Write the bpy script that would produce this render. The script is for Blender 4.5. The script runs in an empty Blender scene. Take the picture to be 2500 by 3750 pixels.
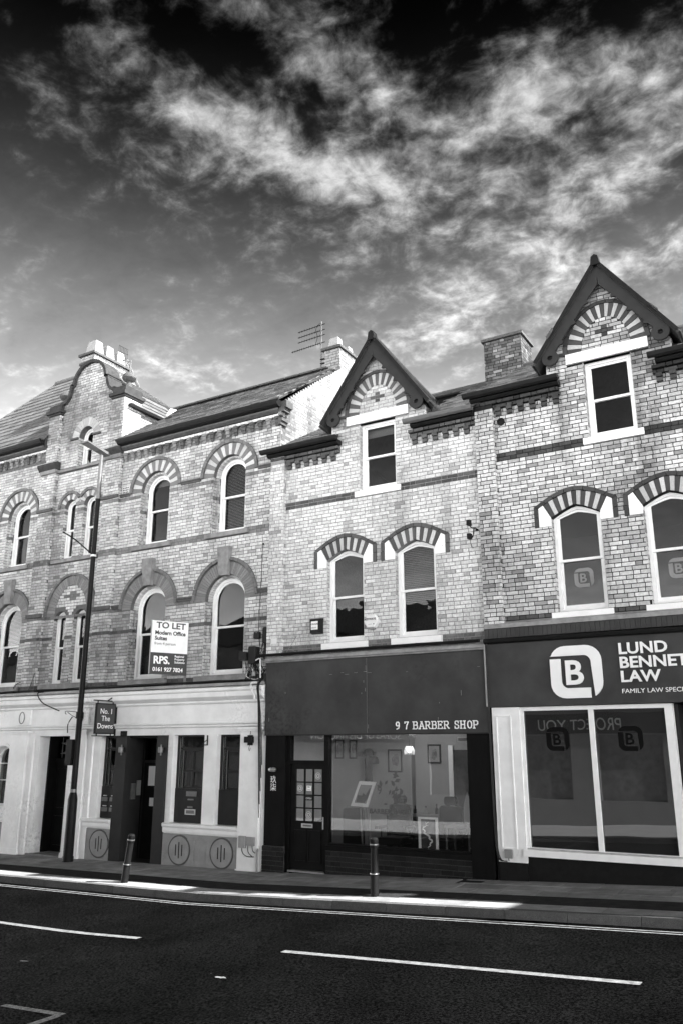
import bpy, bmesh, math, random
from mathutils import Vector, Matrix
from mathutils import noise as mnoise
from mathutils.geometry import tessellate_polygon
rad = math.radians
R = random.Random(11)
sc = bpy.context.scene
COL = sc.collection

# ------------------------------------------------------------------ camera
cd = bpy.data.cameras.new('camera'); cam = bpy.data.objects.new('camera', cd); COL.objects.link(cam)
cd.sensor_fit = 'VERTICAL'; cd.sensor_height = 36.0; cd.lens = 3037 / 3750 * 36.0
cd.clip_start = 0.05; cd.clip_end = 2000
CAMP = Vector((0, -14.2, 2.30))
cam.location = CAMP; cam.rotation_euler = (rad(90 + 15.97), 0, rad(31.25))
sc.camera = cam

# ------------------------------------------------------------------ sun, sky, exposure
SUN = Vector((1.03, 0.178, 1.0)).normalized()
SUN_EL = math.asin(SUN.z); SUN_AZ = math.atan2(SUN.x, SUN.y)
sl = bpy.data.lights.new('sun', 'SUN'); sl.energy = 2.0; sl.angle = rad(0.5); sl.color = (1, 1, 1)
so = bpy.data.objects.new('sun', sl); COL.objects.link(so); so.location = (12, -6, 22)
so.rotation_euler = SUN.to_track_quat('Z', 'Y').to_euler()
sc.view_settings.view_transform = 'Standard'; sc.view_settings.look = 'None'
sc.view_settings.exposure = 3.05; sc.view_settings.gamma = 1.0
sc.view_settings.use_curve_mapping = False

W = bpy.data.worlds.new('World'); sc.world = W; W.use_nodes = True
wt = W.node_tree; wt.nodes.clear()
def NN(t, typ, **kw):
    n = t.nodes.new(typ)
    for k, v in kw.items(): setattr(n, k, v)
    return n
class X:                                   # tiny expression helper over math nodes
    def __init__(s, t, sock): s.t = t; s.s = sock
    def _op(s, op, *a, clamp=False):
        n = s.t.nodes.new('ShaderNodeMath'); n.operation = op; n.use_clamp = clamp
        for i, v in enumerate((s,) + a):
            if isinstance(v, X): s.t.links.new(v.s, n.inputs[i])
            else: n.inputs[i].default_value = v
        return X(s.t, n.outputs[0])
    def __add__(s, o): return s._op('ADD', o)
    def __sub__(s, o): return s._op('SUBTRACT', o)
    def __mul__(s, o): return s._op('MULTIPLY', o)
    def __truediv__(s, o): return s._op('DIVIDE', o)
    def __pow__(s, o): return s._op('POWER', o)
    def sm(s, a, b):
        n = s.t.nodes.new('ShaderNodeMapRange'); n.interpolation_type = 'SMOOTHSTEP'
        s.t.links.new(s.s, n.inputs[0]); n.inputs[1].default_value = a; n.inputs[2].default_value = b
        return X(s.t, n.outputs[0])
    def lin(s, a, b, c, d):
        n = s.t.nodes.new('ShaderNodeMapRange')
        s.t.links.new(s.s, n.inputs[0])
        for i, v in enumerate((a, b, c, d)): n.inputs[1 + i].default_value = v
        return X(s.t, n.outputs[0])
def noise(t, vec, scale, detail=6, rough=.55, dist=0, lac=2.0):
    n = t.nodes.new('ShaderNodeTexNoise'); t.links.new(vec, n.inputs['Vector'])
    n.inputs['Scale'].default_value = scale; n.inputs['Detail'].default_value = detail
    n.inputs['Roughness'].default_value = rough; n.inputs['Distortion'].default_value = dist
    n.inputs['Lacunarity'].default_value = lac
    return X(t, n.outputs[0])
SKB, SKR, SKC, SKHZ = .62, 1.34, 2.1, 5.2
PENDANT = 4.0
# --- daylight sky: Nishita seen as a red-filtered black-and-white film sees it (deep blue zenith goes dark), with broken cloud
tc = NN(wt, 'ShaderNodeTexCoord'); DIR = tc.outputs['Generated']
sky = NN(wt, 'ShaderNodeTexSky', sky_type='NISHITA', sun_disc=False)
sky.sun_elevation = SUN_EL; sky.sun_rotation = SUN_AZ; sky.air_density = 1.0; sky.dust_density = 1.0; sky.ozone_density = 1.0
sxyz = NN(wt, 'ShaderNodeSeparateXYZ'); wt.links.new(DIR, sxyz.inputs[0])
dx, dy, dz = (X(wt, sxyz.outputs[i]) for i in range(3))
scol = NN(wt, 'ShaderNodeSeparateColor'); wt.links.new(sky.outputs[0], scol.inputs[0])
red = X(wt, scol.outputs[0])
el = dz._op('MAXIMUM', 0.0)._op('ARCSINE') * (180 / math.pi)
az = dx._op('ARCTAN2', dy) * (180 / math.pi)
zc = dz._op('MAXIMUM', 0.0) + 0.16
cxy = NN(wt, 'ShaderNodeCombineXYZ'); wt.links.new((dx / zc).s, cxy.inputs[0]); wt.links.new((dy / zc).s, cxy.inputs[1])
P = cxy.outputs[0]
mp = NN(wt, 'ShaderNodeMapping'); wt.links.new(P, mp.inputs[0]); mp.inputs['Rotation'].default_value = (0, 0, rad(28)); mp.inputs['Scale'].default_value = (0.55, 1.5, 1)
low = noise(wt, P, 0.9, 3, .5)
puff = noise(wt, P, 11.0, 9, .60, .5)
strk = noise(wt, mp.outputs[0], 3.2, 9, .58, .6)
fine = noise(wt, P, 30.0, 6, .62, .3)
BL = [(-50.0, 44.1, 1.5, 1.0, 40, .75), (-33.8, 44.7, 1.9, 1.0, 25, .95), (-44.5, 41.6, 2.0, 1.1, -15, .95), (-39.8, 40.6, 3.4, .9, -22, .55), (-34.4, 38.5, 5.2, 1.3, -8, .80), (-26.1, 38.2, 4.6, 1.5, 0, .50),
      (-28.3, 42.2, 3.2, 1.3, 0, .50), (-18.8, 41.4, 3.6, 1.9, 25, .70), (-12.7, 42.6, 3.2, 1.8, 0, .55), (-6.5, 39.8, 2.2, .8, 35, .65), (-8.4, 36.4, 4.6, .8, 25, .75), (-25.9, 33.4, 7.0, 1.3, 0, .30),
      (-8.8, 30.7, 5.2, 1.1, 18, .95), (-18.3, 29.3, 6.0, 2.1, 22, .80), (-25.6, 28.4, 3.3, .6, 8, .60), (-42.8, 24.7, 3.3, .9, 0, .70), (-52.2, 41.0, 2.4, 2.2, 0, .22), (-50, 36.5, 2.0, 1.2, 30, .25), (-43, 37.2, 2.0, .9, 20, .35),
      (-18.5, 40.6, 8.5, 3.4, 0, .42), (-38.5, 46.6, 2.2, .8, 0, .45), (-28.5, 46.3, 1.2, 1.6, 20, .45), (-25, 35.8, 7.5, .9, 5, .40), (-14, 34.0, 5.0, 1.2, 20, .35),
      (-41.6, 44.3, 2.6, 1.6, 0, -.8), (-24.0, 45.6, 2.5, 2.2, 0, -.8), (-6.8, 33.4, 2.7, 1.3, 25, -.7), (-7.8, 44.8, 5.5, 1.3, 0, -.7), (-56.1, 41.8, 4.0, 3.6, 0, -.75), (-20.3, 38.6, 1.8, .6, 5, -.55), (-29, 39.9, 2.4, .5, 5, -.35), (-51, 32.2, 7.2, 4.5, 0, -.42)]
bank = None
for a0, e0, ra, re, rot, amp in BL:
    u = (az - a0) * math.cos(rad(e0)); v = el - e0; c, s_ = math.cos(rad(rot)), math.sin(rad(rot))
    p = (u * c + v * s_) / ra; q = (v * c - u * s_) / re
    g = ((p * p + q * q) * -0.5)._op('EXPONENT') * amp
    bank = g if bank is None else bank + g
den = (puff - .5) * 2.0 + (strk - .5) * .9 + (fine - .5) * .9 + (low - .5) * .6 + bank * SKB
mask = den.sm(-.28, .95) * el.sm(8.0, 20.0)
body = (((puff - .5) * 1.9 + (fine - .5) * 1.5 + (strk - .5) * .9 + bank * .48).lin(-.42, .86, .05, 1.0)) ** 1.7
veil = ((strk - .5) * .9 + (puff - .5) * .5 + (fine - .5) * .25) * el.sm(8.0, 20.0) + 1.0
film = ((el / 26.0) ** 3.2 * -1.0)._op('EXPONENT')               # red filter: the blue deepens towards the zenith
haze_fill = ((el / 9.0) ** 2.0 * -1.0)._op('EXPONENT')                # horizon glow, added out of view behind the rooftops to light the shaded fronts
clear = (red ** .6) * (film * SKR + haze_fill * SKHZ)
col = clear * veil * (mask * -0.7 + 1.0) + mask * body * (film * .75 + .42) * SKC
bg = NN(wt, 'ShaderNodeBackground'); wt.links.new(col.s, bg.inputs[0]); bg.inputs[1].default_value = 0.1
W.cycles.sampling_method = 'MANUAL'; W.cycles.sample_map_resolution = 256
wo = NN(wt, 'ShaderNodeOutputWorld'); wt.links.new(bg.outputs[0], wo.inputs[0])


# ------------------------------------------------------------------ materials (the photograph is black and white: every colour is a grey)
MATS = {}
def mat(name, v, rough=.75, nv=.12, ns=3.0, bump=0.0, bs=60.0, spec=.35, metal=0.0, shade=False, speck=0.0, dirt=0.0, stretch=None, sps=150.0, spt=(.35, .68)):
    if name in MATS: return MATS[name]
    m = bpy.data.materials.new(name); m.use_nodes = True; t = m.node_tree
    b = t.nodes['Principled BSDF']
    co = t.nodes.new('ShaderNodeNewGeometry').outputs['Position'] if shade or dirt else t.nodes.new('ShaderNodeTexCoord').outputs['Object']
    if stretch:
        mp_ = t.nodes.new('ShaderNodeMapping'); t.links.new(co, mp_.inputs[0]); mp_.inputs['Scale'].default_value = stretch; co = mp_.outputs[0]
    n = noise(t, co, ns, 6, .6)
    k = n.lin(.3, .7, 1 - nv, 1 + nv)
    if shade:
        a = t.nodes.new('ShaderNodeAttribute'); a.attribute_name = 'shade'
        k = k * X(t, a.outputs['Fac'])
    if speck:
        k = k * noise(t, co, sps, 3, .7).lin(spt[0], spt[1], 1 - speck, 1 + speck)
    if dirt:
        d1 = noise(t, co, .55, 5, .62).sm(.50, .74); d2 = noise(t, co, 14, 6, .7).sm(.42, .66)
        k = k * (d1 * d2 * -dirt + 1.0)
        if shade:
            sm_ = t.nodes.new('ShaderNodeMapping'); t.links.new(co, sm_.inputs[0]); sm_.inputs['Scale'].default_value = (2.2, 2.2, .22)
            k = k * (noise(t, sm_.outputs[0], 1.0, 6, .65).sm(.46, .78) * -(dirt * .75) + 1.0)
    t.links.new((k * v).s, b.inputs['Base Color'])
    b.inputs['Roughness'].default_value = rough; b.inputs['Metallic'].default_value = metal
    b.inputs['Specular IOR Level'].default_value = spec
    if bump:
        bn = t.nodes.new('ShaderNodeBump'); bn.inputs['Strength'].default_value = bump; bn.inputs['Distance'].default_value = .02
        t.links.new(noise(t, co, bs, 5, .65).s, bn.inputs['Height']); t.links.new(bn.outputs[0], b.inputs['Normal'])
    MATS[name] = m; return m
def glass(name, tint=.85, ior=1.75, wave=.03, ws=1.2, film=0.0, refl=.5):
    m = bpy.data.materials.new(name); m.use_nodes = True; t = m.node_tree; t.nodes.clear()
    o = t.nodes.new('ShaderNodeOutputMaterial'); tr = t.nodes.new('ShaderNodeBsdfTransparent'); gl = t.nodes.new('ShaderNodeBsdfGlossy')
    tr.inputs[0].default_value = (tint,) * 3 + (1,); gl.inputs['Roughness'].default_value = 0.0; gl.inputs[0].default_value = (refl,) * 3 + (1,)
    fr = t.nodes.new('ShaderNodeFresnel'); bf = X(t, t.nodes.new('ShaderNodeNewGeometry').outputs['Backfacing'])
    t.links.new((bf * (1 / ior - ior) + ior).s, fr.inputs[0])      # a thin pane: both faces reflect alike
    bn = t.nodes.new('ShaderNodeBump'); bn.inputs['Strength'].default_value = wave; bn.inputs['Distance'].default_value = .3
    t.links.new(noise(t, t.nodes.new('ShaderNodeNewGeometry').outputs['Position'], ws, 2, .5).s, bn.inputs['Height'])
    t.links.new(bn.outputs[0], gl.inputs['Normal'])
    mx = t.nodes.new('ShaderNodeMixShader'); t.links.new(fr.outputs[0], mx.inputs[0]); 
    base = tr.outputs[0]
    if film:                                    # frosted privacy film stuck on the inside of the pane
        df = t.nodes.new('ShaderNodeBsdfDiffuse'); df.inputs[0].default_value = (film,) * 3 + (1,)
        base = df.outputs[0]
    t.links.new(base, mx.inputs[1]); t.links.new(gl.outputs[0], mx.inputs[2]); t.links.new(mx.outputs[0], o.inputs[0])
    MATS[name] = m; return m
def emit(name, v):
    m = bpy.data.materials.new(name); m.use_nodes = True; b = m.node_tree.nodes['Principled BSDF']
    b.inputs['Base Color'].default_value = (.8, .8, .8, 1); b.inputs['Emission Color'].default_value = (1, 1, 1, 1); b.inputs['Emission Strength'].default_value = v
    MATS[name] = m; return m

# ------------------------------------------------------------------ mesh builder
class MB:
    def __init__(s): s.v = []; s.f = []; s.sh = []
    def face(s, pts, sh=1.0):
        i = len(s.v); s.v += [tuple(p) for p in pts]; s.f.append(tuple(range(i, i + len(pts)))); s.sh.append(sh); return s
    def box(s, x0, x1, y0, y1, z0, z1, sh=1.0):
        i = len(s.v)
        s.v += [(x0, y0, z0), (x1, y0, z0), (x1, y1, z0), (x0, y1, z0), (x0, y0, z1), (x1, y0, z1), (x1, y1, z1), (x0, y1, z1)]
        for q in ((0, 3, 2, 1), (4, 5, 6, 7), (0, 1, 5, 4), (1, 2, 6, 5), (2, 3, 7, 6), (3, 0, 4, 7)): s.f.append(tuple(i + k for k in q)); s.sh.append(sh)
        return s
    def hexa(s, p, sh=1.0):                    # 8 points: bottom ring 0-3, top ring 4-7
        i = len(s.v); s.v += [tuple(q) for q in p]
        for q in ((0, 3, 2, 1), (4, 5, 6, 7), (0, 1, 5, 4), (1, 2, 6, 5), (2, 3, 7, 6), (3, 0, 4, 7)): s.f.append(tuple(i + k for k in q)); s.sh.append(sh)
        return s
    def prism(s, poly, y0, y1, holes=(), sh=1.0, M=None):     # polygon in XZ, extruded along Y (front y0)
        loops = [list(poly)] + [list(h) for h in holes]
        flat = [p for l in loops for p in l]; n = len(flat); i = len(s.v)
        P3 = [(p[0], y0, p[1]) for p in flat] + [(p[0], y1, p[1]) for p in flat]
        if M is not None: P3 = [tuple(M @ Vector(p)) for p in P3]
        s.v += P3
        if not holes and len(poly) <= 4: tris = [tuple(range(len(poly)))]
        else: tris = tessellate_polygon([[Vector((p[0], p[1], 0)) for p in l] for l in loops])
        for t in tris:
            a = sum((flat[t[k]][0] * flat[t[(k + 1) % len(t)]][1] - flat[t[(k + 1) % len(t)]][0] * flat[t[k]][1]) for k in range(len(t)))
            t = t if a > 0 else tuple(reversed(t))
            s.f.append(tuple(i + k for k in t)); s.sh.append(sh)
            s.f.append(tuple(i + n + k for k in reversed(t))); s.sh.append(sh)
        o = 0
        for l in loops:
            m = len(l)
            for k in range(m):
                a, b = o + k, o + (k + 1) % m
                s.f.append((i + a, i + n + a, i + n + b, i + b)); s.sh.append(sh)
            o += m
        return s
    def ring(s, A, B, y0, y1, sh=1.0, closed=True):           # strip between two polylines with equal counts
        i = len(s.v); m = len(A)
        s.v += [(p[0], y0, p[1]) for p in A] + [(p[0], y0, p[1]) for p in B] + [(p[0], y1, p[1]) for p in A] + [(p[0], y1, p[1]) for p in B]
        for k in range(m if closed else m - 1):
            j = (k + 1) % m
            for q in ((k, j, m + j, m + k), (2 * m + k, 3 * m + k, 3 * m + j, 2 * m + j), (k, 2 * m + k, 2 * m + j, j), (m + k, m + j, 3 * m + j, 3 * m + k)):
                s.f.append(tuple(i + z for z in q)); s.sh.append(sh)
        if not closed:
            for k in (0, m - 1): s.f.append((i + k, i + m + k, i + 3 * m + k, i + 2 * m + k)); s.sh.append(sh)
        return s
    def sweep(s, prof, x0, x1, sh=1.0):        # profile of (y,z) points extruded along X (mouldings)
        i = len(s.v); n = len(prof)
        s.v += [(x0, p[0], p[1]) for p in prof] + [(x1, p[0], p[1]) for p in prof]
        for k in range(n):
            j = (k + 1) % n; s.f.append((i + k, i + j, i + n + j, i + n + k)); s.sh.append(sh)
        s.f.append(tuple(i + k for k in range(n))); s.f.append(tuple(i + n + k for k in reversed(range(n)))); s.sh += [sh, sh]
        return s
    def tube(s, pts, r, n=6, sh=1.0):
        pts = [Vector(p) for p in pts]
        if not isinstance(r, (list, tuple)) and r < .03 and 3 <= len(pts) <= 12:      # cables and rods bend smoothly
            q = [pts[0]] + pts + [pts[-1]]; o = []
            for i in range(1, len(q) - 2):
                for k in range(4):
                    t = k / 4; a, b, c_, d = q[i - 1], q[i], q[i + 1], q[i + 2]
                    o.append(.5 * (2 * b + (c_ - a) * t + (2 * a - 5 * b + 4 * c_ - d) * t * t + (3 * b - a - 3 * c_ + d) * t ** 3))
            pts = o + [q[-2]]
        rr = r if isinstance(r, (list, tuple)) else [r] * len(pts)
        i0 = len(s.v)
        for k, p in enumerate(pts):
            d = (pts[min(k + 1, len(pts) - 1)] - pts[max(k - 1, 0)]).normalized()
            a = d.cross(Vector((0, 0, 1)) if abs(d.z) < .95 else Vector((1, 0, 0))).normalized(); b = d.cross(a)
            for q in range(n):
                g = 2 * math.pi * q / n; s.v.append(tuple(p + a * (rr[k] * math.cos(g)) + b * (rr[k] * math.sin(g))))
        for k in range(len(pts) - 1):
            for q in range(n):
                q2 = (q + 1) % n; s.f.append((i0 + k * n + q, i0 + k * n + q2, i0 + (k + 1) * n + q2, i0 + (k + 1) * n + q)); s.sh.append(sh)
        s.f.append(tuple(i0 + q for q in reversed(range(n)))); s.f.append(tuple(i0 + (len(pts) - 1) * n + q for q in range(n))); s.sh += [sh, sh]
        return s
    def lathe(s, prof, c=(0, 0, 0), n=16, sh=1.0):             # profile (r,z)
        i0 = len(s.v)
        for r, z in prof:
            for q in range(n):
                g = 2 * math.pi * q / n; s.v.append((c[0] + r * math.cos(g), c[1] + r * math.sin(g), c[2] + z))
        for k in range(len(prof) - 1):
            for q in range(n):
                q2 = (q + 1) % n; s.f.append((i0 + k * n + q, i0 + k * n + q2, i0 + (k + 1) * n + q2, i0 + (k + 1) * n + q)); s.sh.append(sh)
        s.f.append(tuple(i0 + q for q in reversed(range(n)))); s.f.append(tuple(i0 + (len(prof) - 1) * n + q for q in range(n))); s.sh += [sh, sh]
        return s
    def mesh(s, name, m, smooth=False):
        me = bpy.data.meshes.new(name); me.from_pydata(s.v, [], s.f); me.update()
        a = me.attributes.new('shade', 'FLOAT', 'FACE'); a.data.foreach_set('value', s.sh)
        if smooth: me.polygons.foreach_set('use_smooth', [True] * len(me.polygons))
        me.materials.append(MATS[m] if isinstance(m, str) else m); return me
    def build(s, name, m, parent=None, smooth=False, kind=None, label=None):
        o = bpy.data.objects.new(name, s.mesh(name, m, smooth)); COL.objects.link(o)
        if smooth:
            try: o.data.set_sharp_from_angle(angle=rad(40))
            except Exception: pass
        attach(o, parent)
        if kind: o['kind'] = kind
        if label: o['label'] = label
        return o
def wloc(o):
    v = Vector((0, 0, 0))
    while o is not None: v += o.matrix_parent_inverse.translation + o.location; o = o.parent
    return v
def attach(o, parent):
    if parent is not None:
        o.parent = parent; o.matrix_parent_inverse = Matrix.Translation(-wloc(parent))
def thing(name, label, cat, loc=(0, 0, 0), group=None):
    o = bpy.data.objects.new(name, None); COL.objects.link(o); o.location = loc; o.empty_display_size = .1
    return tag(o, label, cat, group)
def tag(o, label, cat, group=None):
    o['label'] = label; o['category'] = cat
    if group: o['group'] = group
    return o
def copy_tree(o, parent=None):
    c = o.copy(); COL.objects.link(c)
    if parent is not None: c.parent = parent
    for ch in [q for q in bpy.data.objects if q.parent == o]: copy_tree(ch, c)
    return c
def struct(o): o['kind'] = 'structure'; return o
def place_text(body, size, m, name, parent, org, right=(1, 0, 0), up=(0, 0, 1), depth=.006, align='LEFT', bold=0.0, sx=1.0, kind=None):
    cu = bpy.data.curves.new(name, 'FONT'); cu.body = body; cu.size = size; cu.extrude = depth; cu.align_x = align; cu.offset = bold
    cu.resolution_u = 4
    o = bpy.data.objects.new('tmp', cu); COL.objects.link(o)
    dg = bpy.context.evaluated_depsgraph_get(); me = bpy.data.meshes.new_from_object(o.evaluated_get(dg)); bpy.data.objects.remove(o)
    r = Vector(right).normalized(); u = Vector(up).normalized(); n = r.cross(u)
    M = Matrix(((r.x * sx, u.x, n.x, org[0]), (r.y * sx, u.y, n.y, org[1]), (r.z * sx, u.z, n.z, org[2]), (0, 0, 0, 1)))
    me.transform(M); me.name = name
    a = me.attributes.new('shade', 'FLOAT', 'FACE'); a.data.foreach_set('value', [1.0] * len(me.polygons))
    me.materials.clear(); me.materials.append(MATS[m])
    ob = bpy.data.objects.new(name, me); COL.objects.link(ob); attach(ob, parent); return ob

# ------------------------------------------------------------------ brickwork
CH = .0755; JOINT = .0145
class Masonry:                                   # collects every brick of one building, then splits off the largest in view as parts
    def __init__(s, amp=.35, seed=1.0): s.b = []; s.amp = amp; s.seed = seed
    def stain(s, u, z):            # soot and rain patches, brick by brick
        n = mnoise.noise(Vector((u * .6, z * .5, s.seed))) + .6 * mnoise.noise(Vector((u * 2.3, z * .8, s.seed + 5))) + .4 * mnoise.noise(Vector((u * 6, z * 6, s.seed + 9)))
        return 1 - s.amp * min(1.2, max(0.0, n + .12) * 1.5)
    def add(s, x0, x1, y0, y1, z0, z1, sh): s.b.append((x0, x1, y0, y1, z0, z1, sh))
    def lay(s, z0, z1, spans, plane, facing='-y', shade=None, ch=CH, th=.03, jog=.002, z_or=None):
        n = max(1, round((z1 - z0) / ch)); c = (z1 - z0) / n; J = JOINT; per = .3435
        for i in range(n):
            za = z0 + i * c; zb = za + c - J; gi = int(round(za / CH))
            for a, b in spans(za + c / 2):
                if b - a < .03: continue
                off = (gi % 2) * (per / 2) + 0.03 * math.sin(gi * 2.1)
                u = math.floor((a - off) / per) * per + off; hd = False
                while u < b:
                    w = (.1155 if hd else .228) - JOINT
                    p, q = max(u, a), min(u + w, b)
                    if q - p > .028:
                        if p - a < .04 and p > a: p = a
                        sh = shade(p, za, hd) * s.stain(p, za); d = R.uniform(-jog, jog); e = R.uniform(-.0012, .0012)
                        if facing == '-y': s.add(p, q, plane + d, plane + th, za + e, zb + e, sh)
                        elif facing == '+x': s.add(plane - th, plane - d, p, q, za + e, zb + e, sh)
                        elif facing == '-x': s.add(plane + d, plane + th, p, q, za + e, zb + e, sh)
                    u += w + J; hd = not hd
    def finish(s, m, parent, limit=300, stuff='brickwork', name='brick'):
        def score(k):
            b = k[1]; c = Vector(((b[0] + b[1]) / 2, b[2], (b[4] + b[5]) / 2)); v = c - CAMP
            ax = math.degrees(math.atan2(v.x, v.y)) + 31.25
            if abs(ax) > 21 or c.z < -.5: return -1
            fx = max(b[1] - b[0], .02) * abs(v.y) + (b[3] - b[2]) * .15 * abs(v.x)
            return fx * (b[5] - b[4]) / v.length ** 3
        order = sorted(enumerate(s.b), key=score, reverse=True)
        own = {k[0] for k in order[:limit]}
        cache = {}; mb = MB()
        for i, b in enumerate(s.b):
            if i not in own: mb.box(*b); continue
            key = (round(b[1] - b[0], 2), round(b[3] - b[2], 2), round(b[5] - b[4], 3), round(b[6] * 25))
            if key not in cache:
                hx, hy, hz_ = (b[1] - b[0]) / 2, (b[3] - b[2]) / 2, (b[5] - b[4]) / 2
                cache[key] = MB().box(-hx, hx, -hy, hy, -hz_, hz_, b[6]).mesh(name, m)
            o = bpy.data.objects.new(name, cache[key]); COL.objects.link(o); attach(o, parent)
            o.location = ((b[0] + b[1]) / 2, (b[2] + b[3]) / 2, (b[4] + b[5]) / 2)
        if mb.f: mb.build(stuff, m, parent, kind='stuff')
def cut(base, holes):                            # spans function: base interval(s) minus hole spans at height z
    def f(z):
        iv = base(z) if callable(base) else [base]
        for h in holes:
            r = h(z)
            if not r: continue
            o = []
            for a, b in iv:
                if r[1] <= a or r[0] >= b: o.append((a, b)); continue
                if r[0] > a: o.append((a, r[0]))
                if r[1] < b: o.append((r[1], b))
            iv = o
        return iv
    return f
def head(cx, hw, spring, rise, n=14, k=2.0):     # arch head points, right to left; k=2 ellipse, lower k = pointed
    out = []
    for i in range(n + 1):
        a = math.pi * i / n
        if k == 2.0: out.append((cx + hw * math.cos(a), spring + rise * math.sin(a)))
        else:
            t = math.cos(a); out.append((cx + hw * t, spring + rise * (1 - abs(t) ** k)))
    return out
def opening(cx, hw, z0, spring, rise, n=14, k=2.0):
    return [(cx - hw, z0), (cx + hw, z0)] + (head(cx, hw, spring, rise, n, k) if rise > 0 else [(cx + hw, spring), (cx - hw, spring)])
def wedge(mb, cx, s, ra, rb, a0, a1, y0, y1, sh, asp=(1, 1), gap=.004):   # voussoir between radii ra..rb, angles a0..a1
    ga, gb = gap / ra, gap / rb
    P = lambda r, a, e: (cx + r * math.cos(a), s + r * math.sin(a) * e)
    mb.prism([P(ra, a0 + ga, asp[0]), P(rb, a0 + gb, asp[1]), P(rb, a1 - gb, asp[1]), P(ra, a1 - ga, asp[0])], y0, y1, sh=sh)
def arch(bld, cx, s, ra, rb, n, y0, y1, m, shades, name='voussoir', asp=(1, 1), a0=0.0, a1=math.pi, skip=None):
    for i in range(n):
        p, q = a0 + (a1 - a0) * i / n, a0 + (a1 - a0) * (i + 1) / n
        if skip and skip((p + q) / 2): continue
        mb = MB(); sh = shades[i % len(shades)] * R.uniform(.85, 1.15); wedge(mb, cx, s, ra, rb, p, q, y0, y1, sh, asp); mb.build(name, m, bld)
def sash(bld, cx, hw, z0, spring, rise, y, k=2.0, blind=None, meet=.5, fw=.055, sill=None, fm='white_paint', pane='window_glass', tint=None, split=False):
    """box frame with two sliding sashes, one part with its sub-parts"""
    O = opening(cx, hw, z0, spring, rise, k=k); w = fw
    I = opening(cx, hw - w, z0 + w, spring, max(rise - (w if k != 2.0 else w), 0.0) if rise else 0, k=k)
    if not rise: I = [(cx - hw + w, z0 + w), (cx + hw - w, z0 + w), (cx + hw - w, spring - w), (cx - hw + w, spring - w)]
    fr = MB().ring(O, I, y, y + .10).build('window', fm, bld)
    top = spring + rise - w; zm = z0 + (top - z0) * meet; w2 = w + .045
    hi = hw - w2
    up = [(cx - hw + w, zm), (cx + hw - w, zm)]
    S = MB()
    if rise:
        A = opening(cx, hw - w + .004, zm, spring, rise - w + .004, k=k); Bq = opening(cx, hi, zm + .045, spring, rise - w - .045, k=k)
    else:
        A = [(cx - hw + w, zm), (cx + hw - w, zm), (cx + hw - w, spring - w), (cx - hw + w, spring - w)]
        Bq = [(cx - hi, zm + .045), (cx + hi, zm + .045), (cx + hi, spring - w - .045), (cx - hi, spring - w - .045)]
    S.ring(A, Bq, y + .035, y + .065)
    if split: S.box(cx - .012, cx + .012, y + .038, y + .06, zm + .04, top - .03)
    S.build('upper_sash', fm, fr)
    L = MB(); A2 = [(cx - hw + w, z0 + w), (cx + hw - w, z0 + w), (cx + hw - w, zm + .045), (cx - hw + w, zm + .045)]
    B2 = [(cx - hi, z0 + w + .07), (cx + hi, z0 + w + .07), (cx + hi, zm), (cx - hi, zm)]
    L.ring(A2, B2, y + .07, y + .10)
    if split: L.box(cx - .012, cx + .012, y + .073, y + .095, z0 + w + .06, zm + .01)
    L.build('lower_sash', fm, fr)
    MB().prism(Bq, y + .048, y + .052).build('pane', pane, fr)
    MB().prism(B2, y + .083, y + .087).build('pane', pane, fr)
    if blind:
        kind, zb = blind; yb = y + .16
        if kind == 'venetian':
            mb = MB(); z = zb
            while z < top - .03:
                hh = hw - w if z < spring else (hw - w) * math.sqrt(max(0, 1 - ((z - spring) / max(rise, .01)) ** 2))
                if hh > .05: mb.hexa([(cx - hh, yb, z), (cx + hh, yb, z), (cx + hh, yb + .028, z + .016), (cx - hh, yb + .028, z + .016), (cx - hh, yb, z + .003), (cx + hh, yb, z + .003), (cx + hh, yb + .028, z + .019), (cx - hh, yb + .028, z + .019)])
                z += .036
            mb.build('blind', 'blind_slat', fr)
        else:
            MB().box(cx - hw + w, cx + hw - w, yb, yb + .006, zb, top).build('blind', 'blind_fabric', fr)
    if sill:
        x0, x1, za, zb, yf, sm_ = sill
        MB().hexa([(x0, yf, za), (x1, yf, za), (x1, y + .02, za), (x0, y + .02, za), (x0, yf, zb - .015), (x1, yf, zb - .015), (x1, y + .02, zb), (x0, y + .02, zb)]).build('sill', sm_, fr)
    return fr

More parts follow.
